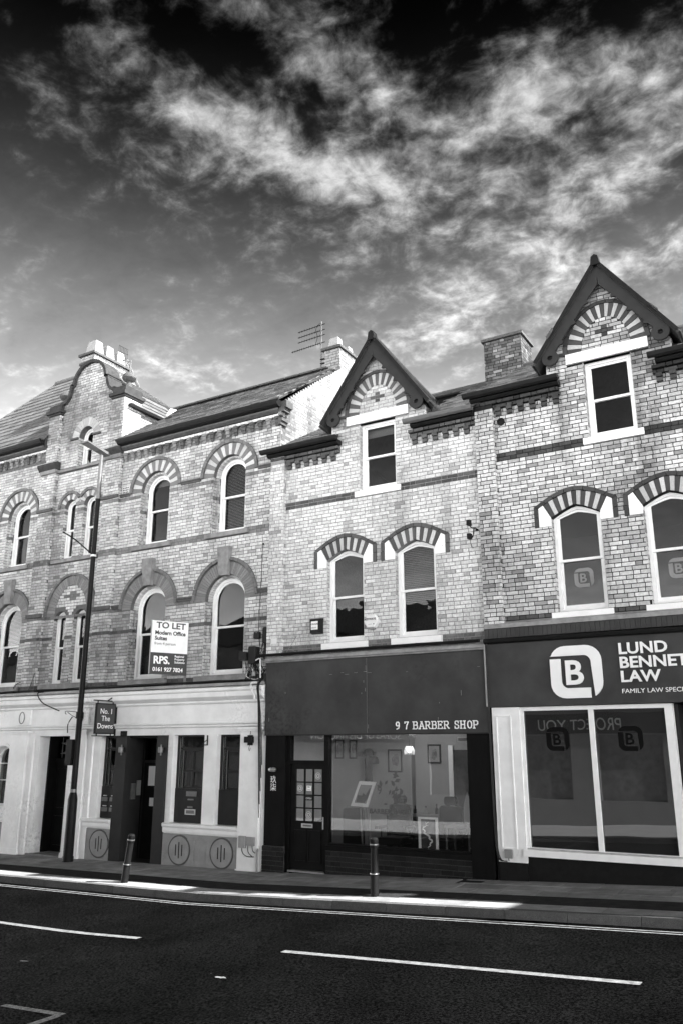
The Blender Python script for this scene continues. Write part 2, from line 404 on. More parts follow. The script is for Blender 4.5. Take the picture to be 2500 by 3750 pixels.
# ------------------------------------------------------------------ slated roofs
def inpoly(p, poly):
    c = False; j = len(poly) - 1
    for i in range(len(poly)):
        a, b = poly[i], poly[j]
        if (a[1] > p[1]) != (b[1] > p[1]) and p[0] < (b[0] - a[0]) * (p[1] - a[1]) / (b[1] - a[1]) + a[0]: c = not c
        j = i
    return c
def slates(bld, O, u, v, poly, sw, shh, m, limit, lo=.75, hi=1.2, lift=.012, name='slate', deckm='slate_deck', stuffname='slating'):
    """poly in (u,v) metres on the plane through O with unit axes u (along eave), v (upslope)"""
    O, u, v = Vector(O), Vector(u).normalized(), Vector(v).normalized(); n = u.cross(v).normalized()
    if n.z < 0: n = -n
    dk = MB(); dk.face([O + u * p[0] + v * p[1] for p in poly]); dk.face([O + u * p[0] + v * p[1] - n * .05 for p in reversed(poly)])
    for k in range(len(poly)):
        a, b = poly[k], poly[(k + 1) % len(poly)]
        dk.face([O + u * a[0] + v * a[1], O + u * a[0] + v * a[1] - n * .05, O + u * b[0] + v * b[1] - n * .05, O + u * b[0] + v * b[1]])
    roof = dk.build('roof', deckm, bld)
    us = [p[0] for p in poly]; vs = [p[1] for p in poly]; L = []
    r = 0; vv = min(vs) - .02
    while vv < max(vs):
        uu = min(us) - (sw / 2 if r % 2 else 0) + R.uniform(-.01, .01)
        while uu < max(us):
            ww = sw * R.uniform(.9, 1.05)
            ok = inpoly((uu + ww / 2, vv + shh * .6), poly)
            if ok: L.append((uu + .004, uu + ww - .004, vv, vv + shh * 1.05, R.uniform(lo, hi), R.uniform(-.003, .004)))
            uu += ww
        vv += shh; r += 1
    def P(a, b, c): return O + u * a + v * b + n * c
    def geo(mb, t):
        a, b, c, d, sh, j = t; lf = lift + j
        mb.hexa([P(a, c, .002), P(b, c, .002), P(b, d, .001), P(a, d, .001), P(a, c, lf), P(b, c, lf), P(b, d, .006), P(a, d, .006)], sh)
    def sc_(t):
        c = P((t[0] + t[1]) / 2, t[2], 0) - CAMP
        return c.length if abs(math.degrees(math.atan2(c.x, c.y)) + 31.25) < 23 else 999
    L.sort(key=sc_); mb = MB()
    for i, t in enumerate(L):
        if i < limit: q = MB(); geo(q, t); q.build(name, m, roof)
        else: geo(mb, t)
    if mb.f: mb.build(stuffname, m, roof, kind='stuff')
    return roof

# ------------------------------------------------------------------ the greys of this place
mat('brick_pale', 0.66, .85, 0.22, 22, .25, 160, .2, shade=True, speck=.12, dirt=.45)
mat('brick_old', 0.64, .88, .22, 22, .35, 160, .2, shade=True, speck=.18, dirt=.75)
mat('mortar_mid', 0.12, .95, .25, 20, .3, 200, .1)
mat('mortar_light', 0.25, .95, .25, 20, .3, 200, .1)
mat('mortar_black', 0.02, .95, .3, 20, .3, 200, .1)
mat('arch_brick', .62, .8, .12, 30, .15, 160, .2, shade=True, speck=.1)
mat('stone_grey', .22, .85, .3, 5, .3, 40, .2, dirt=.4)
mat('stone_white', 0.86, .6, .06, 4, .08, 30, .3, speck=.05)
mat('white_paint', 0.84, .45, .06, 5, .05, 50, .4)
mat('stucco', 0.84, .6, .10, 2.2, .12, 40, .3, dirt=0.45)
mat('stucco_low', 0.3, .75, .16, 4, .3, 50, .2, speck=.1, dirt=0.6)
mat('moulding_dark', 0.09, .85, .25, 12, .2, 60, .2, dirt=.3)
mat('lead', .26, .55, .3, 6, .15, 20, .4, dirt=.3)
mat('iron_black', 0.012, .45, .2, 12, .08, 60, 0.08)
mat('gutter_black', 0.014, .4, .25, 8, .05, 30, 0.12)
mat('gutter_grey', .10, .4, .2, 8, .05, 30, .5)
mat('barge', 0.034, .5, .12, 5, .05, 40, 0.08)
mat('fascia', 0.052, .5, 0.25, 1.6, .03, 30, 0.1, dirt=0.5)
mat('shop_black', 0.007, .42, .3, 3, .06, 25, 0.06, stretch=(3, 3, .6))
mat('dark_frame', 0.024, .4, .15, 6, .04, 40, 0.15)
mat('door_dark', 0.01, .4, .2, 6, .04, 40, 0.06)
mat('tile_brick', 0.014, .35, .3, 14, .1, 60, 0.15, shade=True)
mat('tile_joint', 0.05, .8, .2, 20, .1, 60, .2)
mat('slate', 0.1, .6, .3, 9, .12, 40, .45, shade=True, speck=.15)
mat('slate_deck', .05, .9, .2, 10, spec=0.1)
mat('tile_roof', 0.13, .75, .25, 7, .15, 40, .3, shade=True, speck=.12)
mat('asphalt', 0.0055, 1.0, 0.35, 0.7, .7, 90, 0.0, speck=.7, sps=38.0, spt=(.43, .60))
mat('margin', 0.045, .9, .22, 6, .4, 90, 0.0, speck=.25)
mat('flag', 0.28, .85, 0.25, 3, .25, 60, 0.0, shade=True, speck=.16)
mat('flag_joint', .03, .95)
mat('granite', 0.13, .8, .15, 12, .5, 120, 0.0, shade=True, speck=.4)
mat('road_paint', 0.2, .75, 0.4, 14, .3, 120, 0.0, speck=.22)
mat('worn_paint', 0.04, .85, .5, 30, .3, 120, 0.0, speck=.6)
mat('steel', .55, .3, .1, 10, .05, 40, .5, metal=.9)
mat('galv', 0.16, .45, .2, 10, .05, 40, .5, metal=.5)
mat('sign_grey', .055, .5, .06, 3, spec=0.15)
mat('letter_white', 0.88, .5, .03, 5)
mat('ink', .03, .6, .05, 5, spec=0.1)
mat('coping', .05, .8, .3, 8, .2, 40, .1)
mat('pale_flag', .5, .85, .12, 2)
mat('black_vinyl', .005, .5, .05, 5, spec=.05)
mat('sunlit_flag', .30, .85, .2, 5, .3, 60, .1, shade=True, speck=.25)
mat('ink_mid', .09, .6, .05, 5)
mat('blind_slat', 0.6, .6, .06, 8)
mat('blind_fabric', .38, .8, .06, 8)
mat('plastic_black', .018, .4, .2, 10, .05, 50, 0.12)
mat('plastic_grey', .22, .5, .1, 8, .05, 40, .4)
mat('plastic_white', .72, .45, .06, 8)
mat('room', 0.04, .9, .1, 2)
mat('shop_wall', .30, .85, .05, 2)
mat('shop_floor', .10, .6, .15, 3)
mat('paper', 0.86, .7, .05, 6)
mat('print_mid', .18, .7, .6, 14)
mat('coat', .02, .9, .3, 10, .2, 20, spec=0.12)
mat('leather', .012, .35, .2, 10, .05, 30, 0.12)
mat('wood_mid', .16, .6, .3, 6)
mat('moss', .05, .95, .5, 30, .4, 60)
mat('opp_render', .30, .8, .1, 1.5)
mat('opp_brick', .30, .85, .2, 6)
mat('clay', 0.34, .8, .15, 5, .15, 30, dirt=.3)
glass('window_glass', .70, 1.5, .02, 1.6, refl=.62)
glass('shop_glass', .85, 1.75, .02, .35, refl=.9)
glass('film_glass', .8, 1.7, .015, .5, film=.018, refl=1.0)
emit('lamp_glow', 1.2)

# ------------------------------------------------------------------ ground, road, pavement
def gz(x):
    x = max(-40.0, min(14.0, x))
    return .01 + (.015 if x < -10 else .0425) * (x + 10)
def gp(x, y, h=0.0): return (x, y, gz(x) + .02 * y + h)
XS = [-70, -40, -30, -25, -22, -20, -18, -16, -14, -12, -10, -8, -6, -4, -2, 0, 2, 5, 8, 11, 14, 30, 60]
def sheet(name, y0, y1, h, m, parent=None, ny=1, step=False):
    mb = MB()
    for a, b in zip(XS[:-1], XS[1:]):
        for j in range(ny):
            ya, yb = y0 + (y1 - y0) * j / ny, y0 + (y1 - y0) * (j + 1) / ny
            mb.face([gp(a, ya, h), gp(b, ya, h), gp(b, yb, h), gp(a, yb, h)])
    return mb.build(name, m, parent)
KY = -2.47
ground = struct(MB().face([(-400, -400, -1.6), (400, -400, -1.6), (400, 400, -1.6), (-400, 400, -1.6)]).build('ground', 'margin'))
road = struct(sheet('road', -10.2, KY + .05, -.115, 'asphalt', ny=3))
pave = struct(sheet('pavement', -2.36, .6, -.012, 'flag_joint'))
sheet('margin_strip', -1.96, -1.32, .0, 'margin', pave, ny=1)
# paving flags between the shopfronts and the dark margin
cols = [(-1.315, -.905), (-.895, -.455), (-.445, -.002)]
for r_, (ya, yb) in enumerate(cols):
    x = -24.0 + .21 * r_
    while x < 3.0:
        w = R.choice((.6, .6, .6, .75, .45)); a, b = x + .004, x + w - .004; e = R.uniform(-.002, .003)
        if not (-6.06 < (a + b) / 2 < -5.4 and r_ == 2):
            mb = MB(); top = [gp(a, ya, e), gp(b, ya, e), gp(b, yb, e), gp(a, yb, e)]
            mb.hexa([(p[0], p[1], p[2] - .03) for p in top] + top, R.uniform(.82, 1.12)); mb.build('paving_slab', 'flag', pave)
        x += w
MB().hexa([gp(-6.08, -.44, -.02), gp(-5.4, -.44, -.02), gp(-5.4, -.01, -.02), gp(-6.08, -.01, -.02), gp(-6.08, -.44, .002), gp(-5.4, -.44, .002), gp(-5.4, -.01, .002), gp(-6.08, -.01, .002)], 1.0).build('paving_slab', 'flag', pave)
# kerbside slabs, coloured pale to paint in the sunlit strip
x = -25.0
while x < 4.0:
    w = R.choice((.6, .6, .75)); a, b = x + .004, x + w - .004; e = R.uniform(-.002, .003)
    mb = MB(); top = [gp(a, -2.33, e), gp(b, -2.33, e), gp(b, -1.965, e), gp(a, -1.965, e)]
    mb.hexa([(p[0], p[1], p[2] - .03) for p in top] + top, R.uniform(.8, 1.15)); mb.build('sunlit_edge_slab', 'sunlit_flag', pave); x += w
# kerb stones
x = -26.0
while x < 6.0:
    w = R.uniform(.8, 1.0); a, b = x + .004, x + w - .004; e = R.uniform(-.004, .004)
    mb = MB(); sh = R.uniform(.85, 1.1)
    mb.hexa([gp(a, KY, -.16), gp(b, KY, -.16), gp(b, -2.335, -.16), gp(a, -2.335, -.16), gp(a, KY + .012, e), gp(b, KY + .012, e), gp(b, -2.335, e), gp(a, -2.335, e)], sh)
    mb.build('kerb_stone', 'granite', pave); x += w
# paint on the road: double line along the kerb, centre dashes (4 m mark, 2 m gap), worn marks
RH = -.111
def strip(name, x0, x1, y0, y1, m, wob=0.0, parent=road):
    mb = MB(); n = max(1, int((x1 - x0) / .5))
    for i in range(n):
        a, b = x0 + (x1 - x0) * i / n, x0 + (x1 - x0) * (i + 1) / n
        mb.face([gp(a, y0, RH), gp(b, y0, RH), gp(b, y1, RH), gp(a, y1, RH)])
    return mb.build(name, m, parent)
strip('kerb_line', -26, 6, -2.69, -2.65, 'road_paint'); strip('kerb_line', -26, 6, -2.80, -2.76, 'road_paint')
for x0 in (-18.73, -12.73, -6.37, -.37): strip('centre_dash', x0, x0 + (4.0 if x0 != -6.37 else 4.2), -5.12, -5.01, 'road_paint')
strip('bay_line', -7.75, -6.88, -8.0, -7.92, 'worn_paint')
MB().face([gp(-6.96, -8.0, RH), gp(-6.86, -8.0, RH), gp(-6.95, -10.0, RH), gp(-7.05, -10.0, RH)]).build('bay_line', 'worn_paint', road)
def blot(name, cx, cy, r, m, seed):
    q = random.Random(seed); mb = MB(); n = 14; mb.face([gp(cx + r * 1.4 * q.uniform(.4, 1) * math.cos(2 * math.pi * i / n), cy + r * .6 * q.uniform(.4, 1) * math.sin(2 * math.pi * i / n), RH) for i in range(n)])
    return mb.build(name, m, road)
blot('paint_splash', -6.30, -6.32, .075, 'road_paint', 3); blot('paint_splash', -9.2, -6.56, .07, 'worn_paint', 5); blot('paint_splash', -6.52, -6.22, .025, 'worn_paint', 8)
# pavement across the street
struct(sheet('opposite_pavement', -16.6, -10.9, .0, 'pale_flag'))
struct(sheet('opposite_gutter', -10.9, -10.2, .0, 'margin'))

# ------------------------------------------------------------------ the two gabled brick houses (and their plain neighbours up the street)
def pick(tab):
    r = R.random(); s = 0
    for p, a, b in tab:
        s += p
        if r < s: return R.uniform(a, b)
    return R.uniform(tab[-1][1], tab[-1][2])
PALE = [(.74, .92, 1.12), (.20, .76, .92), (.06, .55, .76)]
OLD = [(.66, .86, 1.12), (.26, .64, .86), (.08, .42, .64)]
def gabled_house(bld, c, dz, xl, xr, tone, bm, mm, dark, wmat='white_paint', lod=0, gh=0.0):
    Z = lambda z: z + dz
    bands = [(7.305, 7.45), (5.836, 5.894), (5.614, 5.673), (4.10, 4.378)]
    bands = [(Z(a), Z(b)) for a, b in bands]
    def shade(u, z, hd):
        for i, (a, b) in enumerate(bands):
            if a - .03 < z < b - .035: return dark * R.uniform(.7, 1.35) * (1.9 if i == 3 else 1)
        return pick(tone)
    ghw = 1.12                                       # half width of the gable wall
    wins = [c - .79, c + .79]
    gslope = 1.40; gap_top = Z(10.55) + gh
    # --- backing wall with openings
    outline = [(xl, Z(4.1)), (xr, Z(4.1)), (xr, Z(8.62)), (c + ghw, Z(8.62)), (c + ghw, gap_top - gslope * ghw), (c, gap_top), (c - ghw, gap_top - gslope * ghw), (c - ghw, Z(8.62)), (xl, Z(8.62))]
    holes = [opening(w, .435, Z(4.36), Z(6.05), .20, n=8, k=1.35) for w in wins] + [opening(c - .01, .425, Z(7.44), Z(8.92), 0)]
    MB().prism(outline, .010, .32, holes=holes).build('wall', mm, bld)
    MB().box(xl, xr, 4.4, 4.7, 0, Z(8.6)).build('rear_wall', mm, bld)
    for a in (xl, xr - .22): MB().box(a + .002, a + .218, .33, 4.4, -.3, Z(8.6)).build('party_wall', mm, bld)
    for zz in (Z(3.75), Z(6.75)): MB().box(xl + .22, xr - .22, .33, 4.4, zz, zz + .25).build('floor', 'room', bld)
    if lod == 0:
        ms = Masonry(.30 if tone is PALE else .50, 3.0 if tone is PALE else 8.0)
        def hole_low(w):
            def f(z):
                z -= dz
                if 4.23 < z < 4.36: return (w - .53, w + .53)
                if 4.36 <= z < 5.91: return (w - .435, w + .435)
                if 5.91 <= z < 6.30: return (w - .72, w + .72)
                if 6.30 <= z < 6.56: t = (6.56 - z) / .26; return (w - .70 * t ** .8, w + .70 * t ** .8)
            return f
        def hole_gab(z):
            z -= dz
            if 7.30 < z < 7.44: return (c - .535, c + .515)
            if 7.44 <= z < 8.915: return (c - .435, c + .415)
            if 8.915 <= z < 9.12: return (c - .73, c + .73)
            if 9.12 <= z < 10.05: h = .76 * math.sqrt(max(0, 1 - ((z - 9.12) / .93) ** 2)); return (c - h, c + h)
        def base(z):
            q = z - dz
            if q < 8.36: return [(xl, xr)]
            if q < 8.62: return [(c - ghw, c + ghw)]
            h = min(ghw, (gap_top - z) / gslope); return [(c - h, c + h)] if h > .05 else []
        z0 = Z(7.305) - 42 * CH
        ms.lay(z0, z0 + 84 * CH, cut(base, [hole_low(wins[0]), hole_low(wins[1]), hole_gab]), 0, '-y', shade)
        # inside of the blind arch
        ti = lambda z: [(c - h, c + h)] if (h := .44 * math.sqrt(max(0, 1 - ((z - Z(9.12)) / .60) ** 2))) > .05 else []
        crs = lambda z: (c - .055, c + .055) if (3 * CH < z - Z(9.12) < 4 * CH or 5 * CH < z - Z(9.12) < 6 * CH) else ((c - .17, c + .17) if 4 * CH < z - Z(9.12) < 5 * CH else None)
        ms.lay(Z(9.12), Z(9.12) + 8 * CH, cut(ti, [crs]), .004, '-y', lambda u, z, h: pick(tone))
        for k_, xs_ in ((3, [(-.05, .05)]), (4, [(-.165, -.06), (-.05, .05), (.06, .165)]), (5, [(-.05, .05)])):
            for p_, q_ in xs_: ms.add(c + p_, c + q_, .002, .03, Z(9.12) + k_ * CH, Z(9.12) + (k_ + 1) * CH - JOINT, dark * R.uniform(.8, 1.3))
        # pilaster on the left, eaves to the string over the shop
        ms.lay(z0 - CH * (0 if lod else 0), z0 + 56 * CH, lambda z: [(xl, xl + .36)], -.11, '-y', shade=lambda u, z, h: pick(tone))
        ms.lay(z0, z0 + 56 * CH, lambda z: [(-.11, -.004)], xl + .36, '+x', shade=lambda u, z, h: pick(tone) * .9)
        MB().box(xl + .002, xl + .352, -.102, .008, z0, Z(8.52)).build('pilaster_core', mm, bld)
        # jambs of the openings
        for w, h0, a, b in [(wins[0], .435, 4.36, 6.05), (wins[1], .435, 4.36, 6.05), (c - .01, .425, 7.44, 8.92)]:
            ms.lay(Z(a), Z(b), lambda z: [(.004, .115)], w - h0 + .006, '+x', shade=lambda u, z, h: pick(tone) * .95, th=.012)
            ms.lay(Z(a), Z(b), lambda z: [(.004, .115)], w + h0 - .006, '-x', shade=lambda u, z, h: pick(tone) * .95, th=.012)
        # cheeks of the gable above the eaves
        for sx, f in ((c + ghw, '+x'), (c - ghw, '-x')):
            ms.lay(Z(8.62), Z(9.0), lambda z: [(0.0, .45)], sx, f, shade=lambda u, z, h: pick(tone))
        # corbelled eaves: oversailing courses and dentils either side of the gable
        for ea, eb in ((xl, c - ghw + .22), (c + ghw - .36, xr)):
            ms.lay(Z(8.365), Z(8.365) + CH, lambda z: [(ea + (.36 if ea == xl else 0), eb)], -.06, '-y', shade=lambda u, z, h: dark * R.uniform(.7, 1.4), th=.09)
            ms.lay(Z(8.365) + CH, Z(8.365) + 2 * CH, lambda z: [(ea, eb)], -.12, '-y', shade=lambda u, z, h: dark * R.uniform(.6, 1.2), th=.15)
            x = ea + (.40 if ea == xl else .05)
            while x < eb - .1:
                for j, pr in ((1, -.085), (2, -.05)): ms.add(x, x + .105, pr, .02, Z(8.365) - j * CH, Z(8.365) - (j - 1) * CH - .008, dark * R.uniform(.7, 1.3))
                x += .225 if x + .6 > eb or True else .225
        ms.finish(bm, bld)
        # dark label course, striped voussoirs and white springer stones of the first-floor windows
        for w in wins:
            hood_o = [(w + .735, Z(5.90)), (w + .735, Z(6.285)), (w + .40, Z(6.475)), (w + .18, Z(6.555)), (w, Z(6.578)), (w - .18, Z(6.555)), (w - .40, Z(6.475)), (w - .735, Z(6.285)), (w - .735, Z(5.90))]
            hood_i = [(w + .66, Z(5.90)), (w + .66, Z(6.255)), (w + .375, Z(6.41)), (w + .165, Z(6.483)), (w, Z(6.503)), (w - .165, Z(6.483)), (w - .375, Z(6.41)), (w - .66, Z(6.255)), (w - .66, Z(5.90))]
            for k in range(len(hood_o) - 1):
                def lerp(a, b, t): return (a[0] + (b[0] - a[0]) * t, a[1] + (b[1] - a[1]) * t)
                n = 2 if k in (0, 1, 6, 7) else 1
                for j in range(n):
                    t0, t1 = (j + .025) / n, (j + .975) / n
                    MB().prism([lerp(hood_o[k], hood_o[k + 1], t0), lerp(hood_o[k], hood_o[k + 1], t1), lerp(hood_i[k], hood_i[k + 1], t1), lerp(hood_i[k], hood_i[k + 1], t0)], -.035, .05, sh=dark * R.uniform(.75, 1.25)).build('label_brick', 'arch_brick', bld)
            n = 13
            for i in range(n):
                t0, t1 = -1 + 2 * (i + .04) / n, -1 + 2 * (i + .96) / n
                fi = lambda t: (w + .435 * t, Z(6.06) + .19 * (1 - abs(t) ** 1.35)); fo = lambda t: (w + .56 * t, Z(6.315) + .185 * (1 - abs(t) ** 1.5))
                sh = R.uniform(.62, .9) if i % 2 else dark * R.uniform(.8, 1.3)
                MB().prism([fi(t0), fi(t1), fo(t1), fo(t0)], -.008, .13, sh=sh).build('voussoir', 'arch_brick', bld)
            for s in (-1, 1):
                pts = [(w + s * .437, Z(5.905)), (w + s * .655, Z(5.905)), (w + s * .655, Z(6.25)), (w + s * .57, Z(6.30)), (w + s * .437, Z(6.055))]
                sp = MB().prism(pts, -.022, .13).build('springer', 'stone_white', bld)
                cc = (w + s * .555, Z(6.07))
                MB().ring([(cc[0] + .052 * math.cos(a), cc[1] + .052 * math.sin(a)) for a in [k * math.pi / 8 for k in range(16)]], [(cc[0] + .036 * math.cos(a), cc[1] + .036 * math.sin(a)) for a in [k * math.pi / 8 for k in range(16)]], -.032, -.02).build('roundel', 'stone_white', sp)
        # blind arch in the gable
        arch(bld, c, Z(9.118), .445, .70, 25, -.004, .05, 'arch_brick', [dark * 1.3, .70], asp=(1.36, 1.245))
        arch(bld, c, Z(9.118), .705, .785, 15, -.03, .05, 'arch_brick', [dark, dark * .8], name='label_brick', asp=(1.24, 1.20))
        for s in (-1, 1): MB().box(min(c + s * .785, c + s * 1.08), max(c + s * .785, c + s * 1.08), -.006, .03, Z(9.12), Z(9.19), dark).build('label_brick', 'arch_brick', bld)
        # windows
        for k, w in enumerate(wins):
            bl = None
            if tone is PALE and k == 1: bl = ('venetian', Z(5.05))
            sash(bld, w, .43, Z(4.36), Z(6.05), .19, .115, k=1.35, meet=.49, blind=bl, sill=(w - .53, w + .52, Z(4.225), Z(4.36), -.055, 'stone_white'), fm=wmat)
        sash(bld, c - .01, .42, Z(7.44), Z(8.92), 0, .115, meet=.50, sill=(c - .535, c + .515, Z(7.305), Z(7.44), -.05, 'stone_white'), fm=wmat, blind=('fabric', Z(8.66)) if tone is PALE else None)
        lt = MB().box(c - .732, c + .732, -.045, .12, Z(8.92), Z(9.117)).build('lintel', 'stone_white', bld)
        MB().prism([(c - .36, Z(8.915)), (c + .34, Z(8.915)), (c + .27, Z(8.965)), (c - .29, Z(8.965))], -.052, -.046).build('lintel_chamfer', 'stone_white', lt)
    # --- roofs
    ez, sl = Z(8.66), .60; ridge_y = 2.9; rz = ez + sl * (ridge_y + .25); ln = math.hypot(ridge_y + .25, rz - ez)
    vdir = (0, ridge_y + .25, rz - ez); vhx = lambda z: (gap_top + .20 - z) / gslope
    for a, b in ((xl - .02, c - .95), (c + .95, xr)):
        slates(bld, (a, -.25, ez), (1, 0, 0), vdir, [(0, 0), (b - a, 0), (b - a, ln), (0, ln)], .26, .19, 'slate', (40 if lod == 0 else 0), .5, 1.7, lift=.02)
    MB().face([(xl, ridge_y, rz + .005), (xr, ridge_y, rz + .005), (xr, ridge_y + 2.6, rz - 1.7), (xl, ridge_y + 2.6, rz - 1.7)]).build('rear_slope', 'slate_deck', bld)
    MB().tube([(xl, ridge_y, rz + .02), (xr, ridge_y, rz + .02)], .07, 8).build('ridge_tiles', 'moulding_dark', bld)
    # gable roof: two slopes running back to the main ridge
    ax = gap_top + .25; ex = 1.30; L = math.hypot(ex, ex * gslope)
    for s in (-1, 1):
        depth = 3.3
        slates(bld, (c + s * ex, -.22, ax - ex * gslope), (0, 1, -.12), (-s * ex, 0, ex * gslope), [(0, 0), (depth, 0), (depth, L), (0, L)], .24, .19, 'slate', (25 if lod == 0 else 0), .5, 1.5, lift=.02)
    MB().tube([(c, -.25, ax + .005), (c, 3.2, ax + .005 - .41)], .06, 8).build('ridge_tiles', 'coping', bld)
    # bargeboards with cusped lower edge and pierced round ends
    dl = Vector((-.581, -.814)); nl = Vector((.814, -.581)); L = 2.02
    for s in (-1, 1):
        def Q(t, w): p = Vector((0, ax - .085)) + dl * t + nl * w; return (c + p.x * (-s), p.y)
        edge = [(.33, .225), (.66, .20), (.70, .255), (.77, .195), (1.10, .185), (1.14, .245), (1.21, .18), (1.52, .175), (1.56, .24), (1.63, .175), (1.76, .175)]
        pts = [Q(0, 0), Q(1.93, 0), Q(1.93, .02), Q(1.84, .21)] + [Q(t, w) for t, w in reversed(edge)] + [(c, Q(.33, .225)[1] + .16)]
        bb = MB().prism(pts, -.175, -.13).build('bargeboard', 'barge', bld)
        cx_, cz_ = Q(1.91, .155); n = 20
        A = [(cx_ + .155 * math.cos(2 * math.pi * k / n), cz_ + .155 * math.sin(2 * math.pi * k / n)) for k in range(n)]
        B_ = [(cx_ + .048 * math.cos(2 * math.pi * k / n), cz_ + .048 * math.sin(2 * math.pi * k / n)) for k in range(n)]
        MB().ring(A, B_, -.182, -.125).build('pierced_end', 'barge', bb); MB().prism(B_, -.135, -.13).build('roundel', 'iron_black', bb)
        vs = [Q(-.02, -.075), Q(2.12, -.075), Q(2.12, 0), Q(-.02, 0)]
        MB().prism(vs, -.235, -.12).build('verge', 'gutter_black', bb)
        sf = [Q(0, .01), Q(1.9, .01), Q(1.9, .03), Q(0, .03)]
        MB().prism(sf, -.13, .02).build('soffit', 'barge', bb)
    MB().prism([(c - .085, ax - .12), (c + .085, ax - .12), (c + .06, ax + .06), (c, ax + .10), (c - .06, ax + .06)], -.26, -.1).build('apex_cap', 'gutter_black', bld)
    # gutters
    gm = 'gutter_black'
    for a, b in ((xl - .16, c - ghw + .28), (c + ghw - .38, xr + .02)):
        g2 = 'gutter_grey' if (lod == 0 and tone is PALE and a > c) else gm
        MB().sweep([(-.34, Z(8.645)), (-.32, Z(8.60)), (-.27, Z(8.575)), (-.22, Z(8.59)), (-.20, Z(8.66)), (-.34, Z(8.67))], a, b).build('gutter', g2, bld)
        MB().sweep([(-.20, Z(8.56)), (-.15, Z(8.525)), (.0, Z(8.525)), (.0, Z(8.62)), (-.20, Z(8.62))], a + .1, b - .03).build('eaves_board', 'gutter_black', bld)
    return Z

BAR = thing('barber_shop_house', 'pale brick gabled house above the dark barber shop front', 'building', (-7.9, 0, .1))
ZB = gabled_house(BAR, -7.74, 0.0, -10.38, -5.552, PALE, 'brick_pale', 'mortar_light', .13)
LAW = thing('law_office_house', 'weathered gabled brick house with black mortar above the law office shop front', 'building', (-3.2, 0, .3))
ZL = gabled_house(LAW, -3.0, 0.235, -5.548, -.80, OLD, 'brick_old', 'mortar_black', .085)
for cc, xa, xb, dz_, gh_, lb in ((1.72, -.80, 3.94, .08, .8, 'gabled brick house just beyond the right edge, next to the law office'), (5.5, 3.94, 7.0, .1, -1.1, 'narrow low-gabled brick house second beyond the right edge'), (9.4, 7.0, 11.8, 2.4, .5, 'tall gabled brick house third beyond the right edge'), (14.2, 11.8, 16.6, 2.4, .5, 'last and tall gabled brick house of the row beyond the right edge')):  # unseen neighbours; widths, heights and gables shaped for their shadows on the kerb
    nb = thing('terraced_house', lb, 'building', (cc, 0, gz(cc)), 'gabled terrace beyond the right edge')
    gabled_house(nb, cc, dz_, xa + .004, xb - .004, OLD, 'brick_old', 'opp_brick', .085, lod=1, gh=gh_)
    MB().box(xa + .02, xb - .02, .02, .32, -.3, 4.08 + dz_).build('shop_front', 'dark_frame', nb)

# chimney stack on the party wall between the two houses
def stack(bld, x0, x1, y0, y1, z0, z1, bm, mm, tone, cap=.06, name='chimney', sh=None):
    ch = MB().box(x0 + .006, x1 - .006, y0 + .006, y1, z0, z1).build(name, mm, bld)
    ms = Masonry(.5, 4.0); f = sh or (lambda u, z, h: pick(tone))
    ms.lay(z0, z1, lambda z: [(x0, x1)], y0, '-y', f, th=.02)
    ms.lay(z0, z1, lambda z: [(y0, y1)], x1, '+x', f, th=.02)
    ms.lay(z0, z1, lambda z: [(y0, y1)], x0, '-x', f, th=.02)
    ms.finish(bm, ch, limit=0, stuff='stack_brickwork')
    MB().box(x0 - cap, x1 + cap, y0 - cap, y1 + cap, z1, z1 + .07).build('cap', 'moulding_dark', ch)
    return ch
stack(LAW, -6.38, -5.47, 2.8, 3.56, 9.6, 11.58, 'brick_old', 'mortar_black', [(.4, .2, .34), (.45, .1, .2), (.15, .36, .6)], cap=.05)

# ------------------------------------------------------------------ the long Victorian block on the left
N = thing('victorian_office_block', 'long pale brick office block with round arches and a white shop front', 'building', (-15, 0, -.05))
XL, XR, XC = -23.6, -10.195, -10.385
DK = .30
UPW = [(-13.93, 0), (-11.63, 1), (-18.97, 2), (-21.3, 3)]           # arched windows, both storeys
BX = -16.58                                                          # centre of the gabled bay
tw = [BX - .36, BX + .36]
holes = []
for cx, k in UPW:
    holes.append(opening(cx, .47, 7.05, 8.42, .47)); holes.append(opening(cx, .56, 3.85, 5.5, .56))
for cx in tw: holes.append(opening(cx, .21, 7.02, 8.42, .21)); holes.append(opening(cx, .22, 3.85, 5.45, .22))
holes.append(opening(BX, .27, 9.53, 10.36, .27))
def par_half(z):                                                     # half width of the shaped gable at height z
    if z < 11.42: return 1.06
    if z < 11.93: t = (z - 11.42) / .51; return 1.06 - .38 * math.sqrt(max(0, 1 - (1 - t) ** 2)) ** 1.0
    if z < 12.50: t = (z - 11.93) / .57; return .60 * math.sqrt(max(0, 1 - t * t))
    return 0
steps = [11.42 + .51 * i / 8 for i in range(9)]; dome = [11.931 + .565 * (1 - math.cos(math.pi / 2 * i / 9)) for i in range(10)]
dome = [11.931 + .565 * math.sin(math.pi / 2 * i / 9) for i in range(10)]
rightp = [(BX + par_half(z), z) for z in steps] + [(BX + par_half(z), z) for z in dome]
leftp = [(2 * BX - p[0], p[1]) for p in reversed(rightp)]
outline = [(XL, 3.45), (XC, 3.45), (XC, 8.60), (XR, 8.60), (XR, 9.80), (BX + 1.40, 9.80), (BX + 1.40, 11.2)] + rightp + leftp[1:] + [(BX - 1.40, 11.2), (BX - 1.40, 10.35), (XL, 10.35)]
MB().prism(outline, .010, .36, holes=holes).build('wall', 'mortar_mid', N)
ms = Masonry(.42, 6.0)
bands = [(6.925, 7.04, .30), (5.47, 5.545, .30), (4.95, 5.02, .22), (7.86, 7.93, .26), (8.30, 8.37, .34), (3.60, 3.82, .14)]
